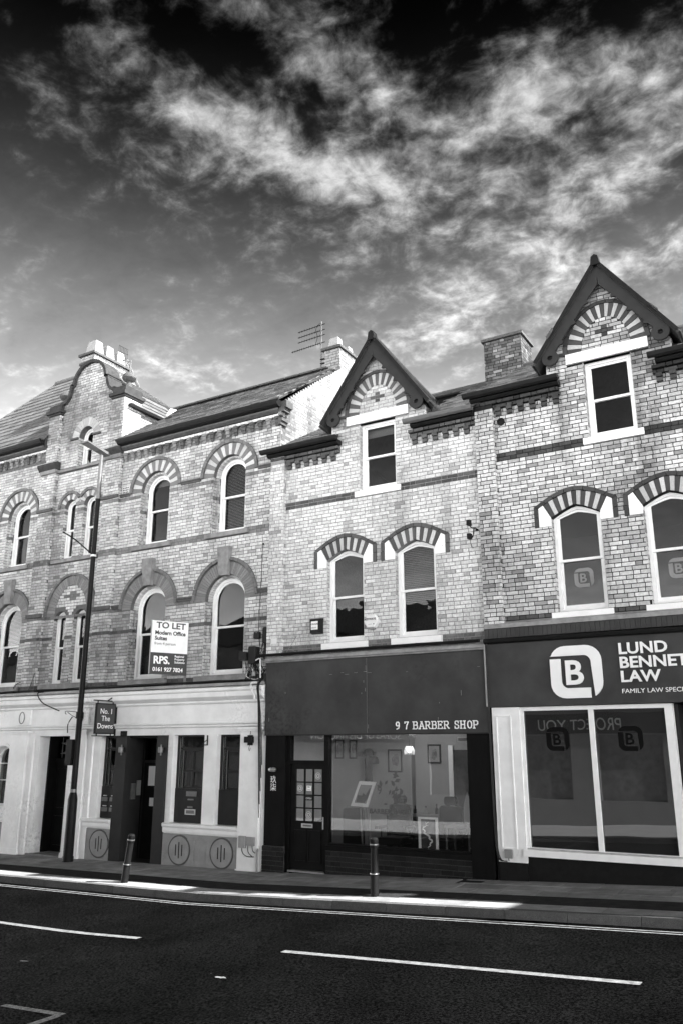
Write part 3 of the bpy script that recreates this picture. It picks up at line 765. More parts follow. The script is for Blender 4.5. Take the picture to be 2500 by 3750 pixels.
def nshade(u, z, hd):
    for a, b, v in bands:
        if a - .03 < z < b - .03: return v * R.uniform(.8, 1.25)
    return pick([(.64, .80, 1.0), (.28, .62, .82), (.08, .46, .62)])
def ring_hole(cx, hw, z0, s, ro):
    def f(z):
        if z0 <= z < s: return (cx - hw, cx + hw)
        if s <= z < s + ro: h = math.sqrt(max(0, ro * ro - (z - s) ** 2)); return (cx - h, cx + h)
    return f
def sill_hole(x0, x1, a, b): return lambda z: (x0, x1) if a < z < b else None
hs = []
for cx, k in UPW:
    hs += [ring_hole(cx, .47, 7.04, 8.42, .80), ring_hole(cx, .56, 3.84, 5.53, .88), sill_hole(cx - .62, cx + .62, 6.925, 7.045), sill_hole(cx - .72, cx + .72, 3.70, 3.845)]
for cx in tw: hs += [ring_hole(cx, .21, 7.02, 8.42, .36), lambda z, cx=cx: (cx - .22, cx + .22) if 3.85 < z < 5.45 else None]
hs += [sill_hole(BX - .85, BX + .85, 6.925, 7.02), sill_hole(BX - .85, BX + .85, 3.70, 3.85), ring_hole(BX, .27, 9.53, 10.36, .52), sill_hole(BX - .95, BX + .75, 9.44, 9.53)]
def big(z):
    if 5.55 <= z < 6.58: h = .92 * math.sqrt(max(0, 1 - ((z - 5.55) / 1.05) ** 2)) ** 1.0; return (BX - h, BX + h)
hs.append(big)
def nbase(z):
    if z < 8.6: return [(XL, XC)]
    if z < 9.32: return [(XL, XR)]
    if z < 9.9: return [(XL, BX + 1.42)]
    return [(BX - max(par_half(z), 1.38 if z < 11.17 else 0), BX + max(par_half(z), 1.38 if z < 11.17 else 0))]
ms.lay(3.60, 3.60 + 118 * CH, cut(nbase, hs), 0, '-y', nshade)
# tympanum of the pointed arch, with its cross of dark bricks
def tymp(z):
    h = .57 * math.sqrt(max(0, 1 - ((z - 5.55) / .76) ** 2)) if z > 5.55 else 0
    return [(BX - h, BX + h)] if h > .05 else []
def tcross(u, z, hd):
    k = int((z - 5.53) / CH); return .26 if (k in (5, 7) and abs(u + .05 - BX) < .1) or (k == 6 and abs(u + .1 - BX) < .24) else R.uniform(.85, 1.08)
ms.lay(5.55, 5.55 + 10 * CH, cut(tymp, [ring_hole(q, .22, 3.85, 5.45, .34) for q in tw]), .003, '-y', tcross)
# pilasters framing the bay: shafts, then deep piers with caps above the eaves
for a, b in ((BX - 1.49, BX - .95), (BX + .94, BX + 1.48)):
    ms.lay(3.60, 9.56, lambda z: [(a, b)], -.10, '-y', nshade); ms.lay(3.60, 9.56, lambda z: [(-.10, -.004)], b, '+x', nshade)
    MB().box(a + .005, b - .005, -.092, .008, 3.6, 9.56).build('pilaster_core', 'mortar_mid', N)
    ms.lay(9.74, 11.14, lambda z: [(a + .06, b - .04)], -.09, '-y', nshade); ms.lay(9.74, 11.14, lambda z: [(-.09, .52 if b > BX else -.004)], b - .04, '+x', nshade)
    MB().box(a + .065, b - .048, -.082, .52, 9.6, 11.16).build('pier_core', 'mortar_mid', N)
    MB().sweep([(-.13, 9.54), (-.22, 9.66), (-.22, 9.72), (-.12, 9.76), (.02, 9.76), (.02, 9.54)], a - .09, b + .05).build('corbel', 'coping', N)
    MB().box(a - .02, b + .03, -.16, .0, 9.44, 9.54).build('corbel', 'stone_grey', N)
    cp = MB().box(a + .03, b - .01, -.12, .55, 11.15, 11.20).box(a - .02, b + .03, -.17, .58, 11.20, 11.29).box(a + .04, b - .02, -.1, .5, 11.29, 11.46).build('pier_cap', 'coping', N)
    mx = (a + b) / 2
    MB().lathe([(.13, 0), (.13, .08), (.08, .12), (.065, .25), (.15, .29), (.19, .35), (.18, .42), (.12, .49), (.03, .52)], (mx + .01, .22, 11.46), 16).build('ball_finial', 'moulding_dark', N, smooth=True)
# right gable end, sunlit, down to the barber shop's slates
def gend(z):
    lo = max(0.0, (z - 9.88) / .756) if z > 9.88 else 0.0
    hi = 2.6 if z > 10.4 else max(.02, (z - 8.72) / .63)
    return [(lo, min(hi, 2.5) + .35)] if min(hi, 2.5) + .35 > lo + .04 else []
sun_toned = lambda u, z, h: pick([(.8, .42, .54), (.2, .30, .42)])  # brick colour set darker on these sides to offset the strong sun
ms.lay(8.6, 8.6 + 42 * CH, gend, XR, '+x', sun_toned)
MB().prism([(0.012, -.3), (5.0, -.3), (5.0, 9.86), (2.5, 11.72), (0.012, 9.84)], 0, .24, M=Matrix(((0, -1, 0, XR - .006), (1, 0, 0, 0), (0, 0, 1, 0), (0, 0, 0, 1)))).build('gable_end', 'mortar_light', N)
# side of the bay above the lower roof, also sunlit
def bside(z):
    lo = .5; hi = max((z - 9.86) / .756 - .2, 0)
    return [(0.0, min(hi + .1, 1.6))] if z > 9.8 else []
ms.lay(9.80, 10.93, bside, BX + 1.40, '+x', sun_toned)
MB().box(BX + 1.1, BX + 1.392, .36, 2.0, 9.4, 10.93).build('bay_side', 'mortar_light', N)
# corbel table under the eaves: dentils, white course, moulded cornice
for x0, x1, dzz in ((BX + 1.50, XR, 0.0), (XL, BX - 1.50, .63)):
    ms.lay(9.535 + dzz, 9.535 + CH + dzz, lambda z: [(x0, x1)], -.06, '-y', lambda u, z, h: R.uniform(1.0, 1.15), th=.09)
    ms.lay(9.32 + dzz, 9.535 + dzz, lambda z: [(x0, x1)], 0, '-y', lambda u, z, h: .35 * R.uniform(.8, 1.2))
    x = x0 + .04
    while x < x1 - .1:
        dn = MB().box(x, x + .105, -.085, .01, 9.47 + dzz, 9.535 + dzz).box(x + .004, x + .101, -.06, .01, 9.385 + dzz, 9.47 + dzz).box(x + .01, x + .095, -.035, .01, 9.315 + dzz, 9.385 + dzz).prism([(x + .105, 9.49 + dzz), (x + .17, 9.535 + dzz), (x + .105, 9.535 + dzz)], -.05, .01).prism([(x + .235, 9.49 + dzz), (x + .235, 9.535 + dzz), (x + .17, 9.535 + dzz)], -.05, .01)
        dn.build('dentil', 'moulding_dark' if R.random() < .6 else 'stone_grey', N); x += .235
    MB().sweep([(-.08, 9.615 + dzz), (-.15, 9.66 + dzz), (-.16, 9.70 + dzz), (.01, 9.70 + dzz), (.01, 9.615 + dzz)], x0, x1).build('cornice', 'moulding_dark', N)
    MB().sweep([(-.30, 9.80 + dzz), (-.27, 9.74 + dzz), (-.2, 9.71 + dzz), (-.12, 9.71 + dzz), (-.12, 9.86 + dzz), (-.30, 9.86 + dzz)], x0 - .02, x1 + (.06 if not dzz else 0)).build('gutter', 'gutter_black', N)
# return of the cornice on the gable end
for z0_, z1_, pr in ((9.32, 9.40, .05), (9.40, 9.47, .09), (9.535, 9.61, .06), (9.615, 9.70, .14), (9.70, 9.86, .2)): MB().box(XR - .02, XR + pr, -.10, .16, z0_, z1_).build('cornice_return', 'moulding_dark' if z0_ != 9.535 else 'stone_grey', N)
ms_sh = lambda v: (lambda u, z, h: v * R.uniform(.85, 1.15))
# jambs: two orders of brick either side of each window
for cx, k in UPW:
    for hw, a, b in ((.47, 7.05, 8.42), (.56, 3.85, 5.5)):
        for s, f in ((-1, '+x'), (1, '-x')):
            ms.lay(a, b, lambda z: [(.002, .105)], cx + s * hw - s * .004, f, nshade, th=.014)
            x0, x1 = sorted((cx + s * hw, cx + s * (hw - .055)))
            ms.lay(a, b, lambda z: [(x0, x1)], .105, '-y', nshade); ms.lay(a, b, lambda z: [(.108, .21)], cx + s * (hw - .055), f, nshade, th=.02)
for q in tw:
    for hw, a, b in ((.21, 7.02, 8.42), (.22, 3.85, 5.45)):
        for s, f in ((-1, '+x'), (1, '-x')): ms.lay(a, b, lambda z: [(.002, .11)], q + s * hw - s * .004, f, nshade, th=.014)
for s, f in ((-1, '+x'), (1, '-x')): ms.lay(9.53, 10.36, lambda z: [(.002, .18)], BX + s * .27 - s * .004, f, nshade, th=.014)
ms.finish('brick_pale', N)
# string mouldings at the springing of the arches (they run over the arches as labels)
def moulding(x0, x1, z0, z1, pr=.06):
    h = z1 - z0; MB().sweep([(-.018, z0), (-pr * .6, z0 + h * .3), (-pr * .6, z0 + h * .5), (-pr, z0 + h * .62), (-pr, z1), (.005, z1), (.005, z0)], x0, x1).build('string_course', 'moulding_dark', N)
for z0_, z1_, ro in ((8.375, 8.455, .84), (5.545, 5.64, .92)):
    cs = sorted([c for c, k in UPW])
    edges = [XL] + [v for c in cs for v in (c - ro, c + ro)] + [XC]
    for i in range(0, len(edges), 2):
        a, b = edges[i], edges[i + 1]
        if b - a < .05: continue
        if a < BX < b:
            moulding(a, BX - 1.49, z0_, z1_); moulding(BX + 1.48, b, z0_, z1_)
            for p, q in ((BX - 1.51, BX - .93), (BX + .92, BX + 1.50)): MB().box(p, q, -.155, -.095, z0_, z1_).build('string_course', 'moulding_dark', N)
        else: moulding(a, b, z0_, z1_)
for cx, k in UPW:
    # upper: striped voussoirs, brick inner order, dark label
    arch(N, cx, 8.42, .475, .755, 19, -.006, .11, 'arch_brick', [.28, .84])
    arch(N, cx, 8.42, .76, .835, 18, -.055, .03, 'arch_brick', [.22, .26], name='label_brick')
    arch(N, cx, 8.42, .415, .47, 26, .100, .21, 'arch_brick', [.8, .95], name='ring_brick')
    arch(N, cx, 5.5, .565, .84, 36, -.006, .11, 'arch_brick', [.33, .30, .36])
    arch(N, cx, 5.53, .845, .915, 22, -.055, .03, 'arch_brick', [.22, .26], name='label_brick')
    arch(N, cx, 5.5, .505, .56, 30, .100, .21, 'arch_brick', [.95, .85], name='ring_brick')
    MB().hexa([(cx - .115, -.10, 6.02), (cx + .115, -.10, 6.02), (cx + .115, .03, 6.02), (cx - .115, .03, 6.02), (cx - .165, -.14, 6.665), (cx + .165, -.14, 6.665), (cx + .165, .03, 6.665), (cx - .165, .03, 6.665)]).build('keystone', 'stone_grey', N)
    sash(N, cx, .415, 7.05, 8.42, .415, .205, meet=.5, fw=.06, blind=[('fabric', 8.60), ('venetian', 7.15), None, None][k], sill=(cx - .62, cx + .62, 6.93, 7.05, -.07, 'stone_grey'))
    sash(N, cx, .505, 3.85, 5.5, .505, .205, meet=.50, fw=.065, blind=[None, None, ('venetian', 5.0), None][k], sill=(cx - .72, cx + .72, 3.71, 3.85, -.09, 'stone_grey'))
for q in tw:
    arch(N, q, 8.42, .215, .36, 9, -.006, .16, 'arch_brick', [.30, .82], a0=rad(4), a1=rad(176)); arch(N, q, 8.42, .365, .44, 11, -.05, .03, 'arch_brick', [.22, .26], name='label_brick', skip=lambda a, q=q: (q < BX and a < rad(33)) or (q > BX and a > rad(147)))
    sash(N, q, .20, 7.02, 8.42, .20, .11, fw=.045)
    arch(N, q, 5.45, .225, .335, 11, .02, .16, 'arch_brick', [1.0, .85]); sash(N, q, .21, 3.85, 5.45, .21, .11, fw=.045)
MB().box(BX - .85, BX + .85, -.07, .2, 6.93, 7.02).build('sill', 'stone_grey', N); MB().box(BX - .85, BX + .85, -.09, .2, 3.71, 3.85).build('sill', 'stone_grey', N)
arch(N, BX, 5.55, .575, .86, 34, -.006, .05, 'arch_brick', [.32, .29, .35], asp=(1.33, 1.16)); arch(N, BX, 5.55, .865, .94, 20, -.055, .03, 'arch_brick', [.22, .26], name='label_brick', asp=(1.16, 1.13))
arch(N, BX, 10.36, .275, .52, 13, -.006, .16, 'arch_brick', [.62, .55, .7])
for s in (-1, 1): MB().box(min(BX + s * .28, BX + s * .56), max(BX + s * .28, BX + s * .56), -.05, .0, 10.31, 10.36).build('impost', 'moulding_dark', N)
sash(N, BX, .26, 9.53, 10.36, .26, .17, fw=.05, sill=(BX - .95, BX + .75, 9.44, 9.53, -.06, 'stone_grey'))
# coping along the shaped gable
cpts = [(BX - 1.12, 11.36)] + [(2 * BX - p[0], p[1]) for p in rightp[:9]] + [(BX - .72, 11.935), (BX - .64, 11.945)] + [(2 * BX - p[0], p[1]) for p in rightp[9:]]
cpts = cpts + [(2 * BX - p[0], p[1]) for p in reversed(cpts)]
A, Bq = [], []
for i, p in enumerate(cpts):
    a = Vector(cpts[max(i - 1, 0)]); b = Vector(cpts[min(i + 1, len(cpts) - 1)]); d = b - a; d = d.normalized() if d.length > 1e-6 else Vector((1, 0)); n = Vector((-d.y, d.x))
    A.append((p[0] + n.x * .055, p[1] + n.y * .055)); Bq.append((p[0] - n.x * .03, p[1] - n.y * .03))
MB().ring(A, Bq, -.085, .42, closed=False).build('coping', 'coping', N)

# ------------------------------------------------------------------ roofs of the block
ez, ry, rz = 9.86, 2.5, 11.80; ln = math.hypot(ry + .28, rz - ez)
w = XR + .02 - (BX + 1.4)
slates(N, (BX + 1.4, -.28, ez), (1, 0, 0), (0, ry + .28, rz - ez), [(0, 0), (w, 0), (w, ln), (-.9, ln), (0, ln * .6)], .27, .165, 'slate', 150, .5, 1.9, lift=.022)
MB().face([(-17, ry, rz), (XR, ry, rz), (XR, 5, 9.86), (-17, 5, 9.86)]).build('rear_slope', 'slate_deck', N)
rt = MB(); x = -15.9
while x < XR - .45: rt.prism([(x, rz + .03), (x + .43, rz + .03), (x + .43, rz + .075), (x, rz + .075)], ry - .09, ry + .09); x += .45
rt.build('ridge_tiles', 'moulding_dark', N)
# hipped roof over the left part and the bay: slope 1.31
eL = 10.47; hx0, hx1 = -21.15, -17.9; rZ = 13.9; rY = 2.48
vf = math.hypot(rY + .22, rZ - eL); vv_ = lambda Y: (Y + .22) / (rY + .22) * vf
slates(N, (-23.9, -.22, eL), (1, 0, 0), (0, rY + .22, rZ - eL), [(0, 0), (5.84, 0), (5.84, vv_(.43)), (8.22, vv_(.43)), (8.01, vv_(.83)), (6.6, vv_(1.62)), (6.0, vf), (hx0 + 23.9, vf)], .36, .27, 'tile_roof', 110, .75, 1.2, lift=.03)
# the slope towards the lower roof is bell-cast: three pitches
for O_, v_, pl_, lim in (((-15.10, .16, 10.97), (-.79, 0, .86), [(0, 0), (1.26, 0), (2.32, 1.168), (.67, 1.168)], 30), ((-15.89, .16, 11.83), (-1.41, 0, 1.03), [(.67, 0), (2.32, 0), (2.32, 1.746), (1.46, 1.746)], 20), ((-17.3, .16, 12.86), (-.6, 0, 1.04), [(1.46, 0), (2.32, 0), (2.32, 1.2), (2.25, 1.2)], 0)):
    slates(N, O_, (0, 1, 0), v_, pl_, .36, .27, 'tile_roof', lim, .75, 1.2, lift=.03)
tops = [(hx0, rZ), (-17.9, rZ), (-17.3, 12.86), (-15.89, 11.83), (-15.1, 10.97)]; rs = MB()
for p_, q_ in zip(tops[:-1], tops[1:]): rs.face([(p_[0], rY, p_[1] - .02), (q_[0], rY, q_[1] - .02), (q_[0], 5.2, q_[1] - 3.6), (p_[0], 5.2, p_[1] - 3.6)])
rs.face([(hx0, rY, rZ), (-23.9, 5.2, eL), (-23.9, -.22, eL)]); rs.build('rear_slope', 'slate_deck', N)
MB().tube([(hx0, rY, rZ + .03), (hx1, rY, rZ + .03)], .07, 8).build('ridge_tiles', 'tile_roof', N)
for pts_ in ([(-17.9, 2.44, rZ), (-17.3, 1.62, 12.88), (-15.89, .83, 11.85), (-15.1, .2, 10.99)], [(hx0, rY, rZ), (-23.9, -.22, eL)], [(-17.9, rY, rZ), (-17.3, rY, 12.87), (-15.89, rY, 11.85)]): MB().tube(pts_, .04, 6).build('hip_tiles', 'tile_roof', N)
MB().box(-15.16, -15.04, .05, 1.42, 10.90, 10.98).build('gutter', 'gutter_black', N)
MB().hexa([(-15.12, 1.30, 10.93), (-15.0, 1.42, 10.93), (-15.75, 2.55, 11.84), (-15.9, 2.42, 11.84), (-15.12, 1.30, 10.97), (-15.0, 1.42, 10.97), (-15.75, 2.55, 11.88), (-15.9, 2.42, 11.88)]).build('valley', 'plastic_white', N)
MB().hexa([(BX + 1.40, .0, 9.86), (BX + 1.46, .0, 9.86), (BX + 1.46, 1.4, 10.93), (BX + 1.40, 1.4, 10.93), (BX + 1.40, .0, 9.96), (BX + 1.46, .0, 9.90), (BX + 1.46, 1.4, 10.97), (BX + 1.40, 1.4, 11.0)]).build('flashing', 'lead', N)
# chimneys
c1 = stack(N, -17.95, -17.42, .75, 2.1, 12.0, 13.32, 'brick_pale', 'mortar_mid', [(1, .45, .7)], cap=.07)
MB().box(-17.99, -17.38, .71, 2.14, 13.05, 13.12).build('band', 'moulding_dark', c1)
for i in range(3):
    y = .82 + .43 * i
    MB().hexa([(-17.9, y, 13.39), (-17.48, y, 13.39), (-17.48, y + .34, 13.39), (-17.9, y + .34, 13.39), (-17.85, y + .05, 13.84), (-17.53, y + .05, 13.84), (-17.53, y + .29, 13.84), (-17.85, y + .29, 13.84)]).build('chimney_pot', 'clay', c1)
c2 = stack(N, -10.66, -10.19, 2.5, 3.4, 11.2, 12.36, 'brick_pale', 'mortar_mid', [(1, .45, .7)], cap=.06)
for i, (y, h) in enumerate(((2.55, .30), (2.86, .16), (3.1, .26))):
    MB().hexa([(-10.58, y, 12.43), (-10.27, y, 12.43), (-10.27, y + .26, 12.43), (-10.58, y + .26, 12.43), (-10.55, y + .03, 12.43 + h), (-10.3, y + .03, 12.43 + h), (-10.3, y + .23, 12.43 + h), (-10.55, y + .23, 12.43 + h)]).build('chimney_pot', 'clay', c2)

# ------------------------------------------------------------------ white shop front of the block
H = [[(-11.69, .80), (-11.0, .80), (-11.0, 2.6), (-11.69, 2.6)], [(-12.90, .80), (-12.03, .80), (-12.03, 2.6), (-12.90, 2.6)], [(-15.13, .80), (-14.62, .80), (-14.62, 2.6), (-15.13, 2.6)],
     [(-14.60, -.29), (-13.05, -.29), (-13.05, 2.6), (-14.60, 2.6)], [(-17.25, -.29), (-16.13, -.29), (-16.13, 2.61), (-17.25, 2.61)], opening(-18.56, .33, .95, 2.05, .33), opening(-21.2, .33, .95, 2.05, .33)]
MB().prism([(XL, -.4), (-10.40, -.4), (-10.40, 3.44), (XL, 3.44)], .0, .30, holes=H).build('shop_wall', 'stucco', N)
MB().sweep([(-.03, 3.24), (-.06, 3.27), (-.06, 3.30), (-.16, 3.36), (-.18, 3.38), (-.18, 3.47), (-.22, 3.50), (-.22, 3.555), (-.15, 3.575), (.02, 3.60), (.02, 3.24)], XL, -10.42).build('cornice', 'stucco', N)
MB().sweep([(-.02, 2.75), (-.05, 2.77), (-.05, 2.80), (-.085, 2.825), (-.085, 2.855), (-.02, 2.865), (.002, 2.865), (.002, 2.75)], XL, -10.42).build('architrave', 'stucco', N)
MB().box(XL, -10.42, -.12, .0, 3.60, 3.66).build('flashing', 'lead', N)
for a, b in ((-11.0, -10.50), (-16.09, -15.55), (-18.23, -17.62)):
    p = MB().box(a, b, -.09, -.001, -.12, 2.66).build('pilaster', 'stucco', N)
    MB().box(a - .04, b + .04, -.13, -.001, 2.66, 2.745).box(a - .08, b + .08, -.16, -.001, 2.70, 2.745).build('capital', 'stucco', p)
    MB().box(a - .02, b + .02, -.11, -.001, -.13, .02).build('plinth', 'stucco', p)
    if a < -12:
        MB().box(a, b, -.06, -.001, 2.87, 3.235).build('frieze_block', 'stucco', p); cx_ = (a + b) / 2; n = 20
        MB().ring([(cx_ + .105 * math.cos(2 * math.pi * k / n), 3.055 + .15 * math.sin(2 * math.pi * k / n)) for k in range(n)], [(cx_ + .085 * math.cos(2 * math.pi * k / n), 3.055 + .13 * math.sin(2 * math.pi * k / n)) for k in range(n)], -.072, -.06).build('roundel', 'stone_grey', p)
for a, b in ((-17.60, -17.42), (-15.53, -15.36)): MB().box(a, b, -.045, -.001, -.1, 2.70).build('reveal_strip', 'stucco', N)
for a, b in ((-13.04, -11.02), (-15.50, -14.62), (-19.3, -18.24)):
    MB().sweep([(-.045, .60), (-.06, .64), (-.06, .70), (-.09, .74), (-.09, .785), (-.06, .80), (.06, .80), (.06, .60)], a, b).build('cill', 'stucco', N)
    MB().box(a, b, -.035, -.001, -.15, .585).build('dado', 'stucco_low', N)
for cx_ in (-12.545, -11.415, -14.91):
    n = 28; E_ = lambda q, h: [(cx_ + q * math.cos(2 * math.pi * k / n), .275 + h * math.sin(2 * math.pi * k / n)) for k in range(n)]
    pnl = MB().box(cx_ - .40 if cx_ != -14.91 else cx_ - .38, cx_ + .40 if cx_ != -14.91 else cx_ + .28, -.05, -.036, .03, .50).build('dado_panel', 'stucco_low', N)
    MB().ring(E_(.305, .30), E_(.275, .27), -.058, -.03).build('oval_groove', 'moulding_dark', pnl); MB().prism(E_(.272, .267), -.064, -.035).build('oval_boss', 'stucco_low', pnl)
    for i, (o, h) in enumerate(((-.085, .11), (0, .16), (.085, .11))): MB().box(cx_ + o - .012, cx_ + o + .012, -.067, -.0645, .275 - h, .275 + h).build('slot', 'iron_black', pnl)
# dark frames in the white openings: transom light, two tiers of panes, lower panel
for i, (a, b) in enumerate(((-11.69, -11.0), (-12.90, -12.03), (-15.13, -14.62))):
    f = MB().ring([(a, .80), (b, .80), (b, 2.6), (a, 2.6)], [(a + .06, 1.49), (b - .05, 1.49), (b - .05, 2.56), (a + .06, 2.56)], .14, .20)
    f.box(a + .06, b - .05, .14, .19, 2.30, 2.34)
    fr = f.build('window', 'dark_frame', N)
    MB().box(a + .002, b - .002, .125, .16, .802, 1.49).build('lower_panel', 'dark_frame', fr)
    mid = (a + b) / 2 + .04; s_ = MB().ring([(a + .16, 1.50), (b - .06, 1.50), (b - .06, 2.30), (a + .16, 2.30)], [(a + .19, 1.53), (b - .09, 1.53), (b - .09, 2.27), (a + .19, 2.27)], .15, .185).box(a + .16, b - .06, .152, .183, 1.83, 1.88)
    if i == 1: s_.box(mid - .012, mid + .012, .153, .18, 1.52, 2.28)
    s_.build('casement', 'dark_frame', fr)
    MB().box(a + .17, a + .18, .147, .152, 1.5, 2.28).box(a + .075, a + .085, .137, .142, 1.5, 2.54).box(b - .065, b - .058, .137, .142, 1.5, 2.54).build('edge_bead', 'plastic_grey', fr)
    MB().box(a + .06, b - .05, .17, .174, 1.49, 2.56).build('pane', 'window_glass', fr)
    if i == 1:
        MB().box(-12.565, -12.275, .105, .124, 1.335, 1.435).build('letter_plate', 'galv', fr); MB().ring([(-12.58, .965), (-12.29, .965), (-12.29, 1.075), (-12.58, 1.075)], [(-12.555, .985), (-12.315, .985), (-12.315, 1.055), (-12.555, 1.055)], .105, .124).build('letter_plate', 'steel', fr)
        MB().box(-12.555, -12.315, .118, .1245, .985, 1.055).build('letter_flap', 'galv', fr); MB().box(-12.52, -12.36, .108, .124, 1.255, 1.285).box(-12.52, -12.37, .108, .124, 1.10, 1.135).build('name_plate', 'galv', fr)
    if i == 2:
        for x_ in (-15.09, -14.84):
            for z_ in (.945, 1.165): MB().box(x_, x_ + .19, .105, .124, z_, z_ + .085).build('letter_plate', 'galv', fr); MB().box(x_ + .04, x_ + .15, .108, .124, z_ + .11, z_ + .13).build('name_plate', 'steel', fr)
# recessed office entrance
MB().box(-14.60, -14.27, -.045, .5, -.25, 2.598).box(-13.35, -13.05, -.045, .5, -.25, 2.598).build('entrance_pier', 'dark_frame', N)
MB().box(-14.6, -13.05, .9, 1.0, -.3, 2.6).box(-14.58, -14.42, .5, .9, -.3, 2.6).box(-13.35, -13.05, .5, .9, -.3, 2.6).box(-14.6, -13.05, .05, .95, 2.55, 2.6).build('entrance_lobby', 'door_dark', N)
ed = MB().box(-14.42, -13.36, .62, .68, -.05, 2.0).build('office_door', 'door_dark', N)
MB().box(-14.42, -13.36, .62, .68, 2.0, 2.06).box(-14.35, -14.31, .60, .62, -.05, 2.55).build('door_frame', 'dark_frame', ed)
MB().box(-14.25, -13.45, .64, .645, 2.08, 2.5).build('fanlight', 'window_glass', ed)
MB().box(-14.17, -13.93, .612, .619, 1.50, 1.93).build('notice', 'paper', ed); MB().box(-14.10, -13.93, .612, .619, 1.06, 1.24).build('notice', 'paper', ed)
MB().box(-14.262, -14.235, .16, .30, 1.22, 1.56).build('entry_panel', 'galv', N); MB().box(-14.262, -14.24, .34, .46, 1.30, 1.62).build('name_board', 'plastic_grey', N)
MB().box(-13.75, -13.68, .6, .62, .20, .30).build('push_plate', 'steel', ed)
# dark double door with a leaded fanlight
dd = MB().box(-17.25, -16.13, .55, .62, -.25, 2.0).box(-17.25, -17.2, .3, .55, -.25, 2.61).box(-16.18, -16.13, .3, .55, -.25, 2.61).box(-17.25, -16.13, .50, .6, 1.98, 2.08).build('double_door', 'door_dark', N)
for a in (-17.15, -16.66):
    for z0_, z1_ in ((.05, .75), (.9, 1.85)): MB().ring([(a, z0_), (a + .43, z0_), (a + .43, z1_), (a, z1_)], [(a + .04, z0_ + .04), (a + .39, z0_ + .04), (a + .39, z1_ - .04), (a + .04, z1_ - .04)], .53, .55).build('panel_moulding', 'door_dark', dd)
MB().box(-17.2, -16.18, .56, .565, 2.08, 2.6).build('fanlight', 'window_glass', dd)
lead_ = MB()
for p, q in (((-17.1, 2.45), (-16.2, 2.45)), ((-17.1, 2.2), (-16.2, 2.2)), ((-17.05, 2.1), (-17.05, 2.58)), ((-16.3, 2.1), (-16.3, 2.58)), ((-17.05, 2.2), (-16.3, 2.45)), ((-17.05, 2.45), (-16.3, 2.2)), ((-16.68, 2.33), (-16.3, 2.33))): stroke_pts = [p, q]; lead_.tube([(p[0], .55, p[1]), (q[0], .55, q[1])], .008, 5)
lead_.build('glazing_bars', 'plastic_grey', dd)
MB().box(-17.35, -16.05, -.05, .6, -.3, -.06).build('doorstep', 'stone_grey', N)
for cx_ in (-18.56, -21.2):
    MB().ring(head(cx_, .40, 2.05, .40), head(cx_, .345, 2.05, .345), -.03, .0, closed=False).build('arch_moulding', 'stucco', N)
    aw = MB().ring(opening(cx_, .33, .95, 2.05, .33), opening(cx_, .28, 1.0, 2.05, .28), .15, .22).build('window', 'white_paint', N)
    MB().prism(opening(cx_, .28, 1.0, 2.05, .28), .18, .184).build('pane', 'window_glass', aw)
    MB().box(cx_ - .01, cx_ + .01, .16, .19, 1.0, 2.3).box(cx_ - .28, cx_ + .28, .16, .19, 1.55, 1.57).box(cx_ - .28, cx_ + .28, .16, .19, 1.95, 1.97).build('glazing_bars', 'white_paint', aw)
    MB().hexa([(cx_ - .1, .45, 1.3), (cx_ + .2, .45, 1.3), (cx_ + .2, .5, 1.3), (cx_ - .1, .5, 1.3), (cx_ - .15, .45, 2.3), (cx_ + .2, .45, 2.3), (cx_ + .2, .5, 2.3), (cx_ - .15, .5, 2.3)]).build('curtain', 'blind_fabric', aw)
# shell: floors, back and inner walls keep the rooms dark
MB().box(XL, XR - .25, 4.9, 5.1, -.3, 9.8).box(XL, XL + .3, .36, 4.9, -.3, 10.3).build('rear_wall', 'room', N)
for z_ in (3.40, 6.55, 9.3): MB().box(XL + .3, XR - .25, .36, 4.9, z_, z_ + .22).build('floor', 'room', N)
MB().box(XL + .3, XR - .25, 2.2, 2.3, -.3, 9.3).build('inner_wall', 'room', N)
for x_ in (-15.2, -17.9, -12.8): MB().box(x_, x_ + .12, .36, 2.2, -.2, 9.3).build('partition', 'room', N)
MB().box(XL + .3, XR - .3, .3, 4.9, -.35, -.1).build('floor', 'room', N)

# ------------------------------------------------------------------ barber shop front
def rbox(mb, x0, x1, y0, y1, z0, z1): return mb.box(x0, x1, y0, y1, z0, z1)
B = BAR
fs = MB().box(-10.385, -8.001, -.09, .0, 2.57, 4.02).box(-7.996, -5.562, -.088, .0, 2.57, 4.02).build('fascia_board', 'fascia', B)
MB().box(-10.38, -5.57, -.10, -.091, 2.565, 2.585).build('fascia_edge', 'dark_frame', fs)
for z0, z1, y, m in ((4.02, 4.055, -.13, 'stone_grey'), (4.055, 4.10, -.16, 'lead'), (4.10, 4.135, -.12, 'lead')): MB().box(-10.38, -5.57, y, .0, z0, z1).build('flashing', m, B)
MB().tube([(-10.52, -.2, 4.17), (-8, -.2, 4.175), (-5.62, -.2, 4.17)], .03, 8).build('roller_rail', 'iron_black', B)
sm = MB().box(-7.9995, -7.9975, -.0925, -.085, 2.60, 4.0).build('panel_seam', 'plastic_grey', fs)
qq = random.Random(21)
for k in range(22):
    x_ = qq.choice((qq.uniform(-10.3, -5.7), qq.gauss(-8.0, .04))); z_ = qq.uniform(2.65, 3.98) if k < 10 else 3.72 + qq.gauss(0, .012); l_ = qq.uniform(.01, .09)
    MB().box(x_, x_ + (l_ if k >= 10 else .006), -.0925, -.0895, z_, z_ + (.004 if k >= 10 else l_)).build('paint_chip', 'plastic_grey', fs)
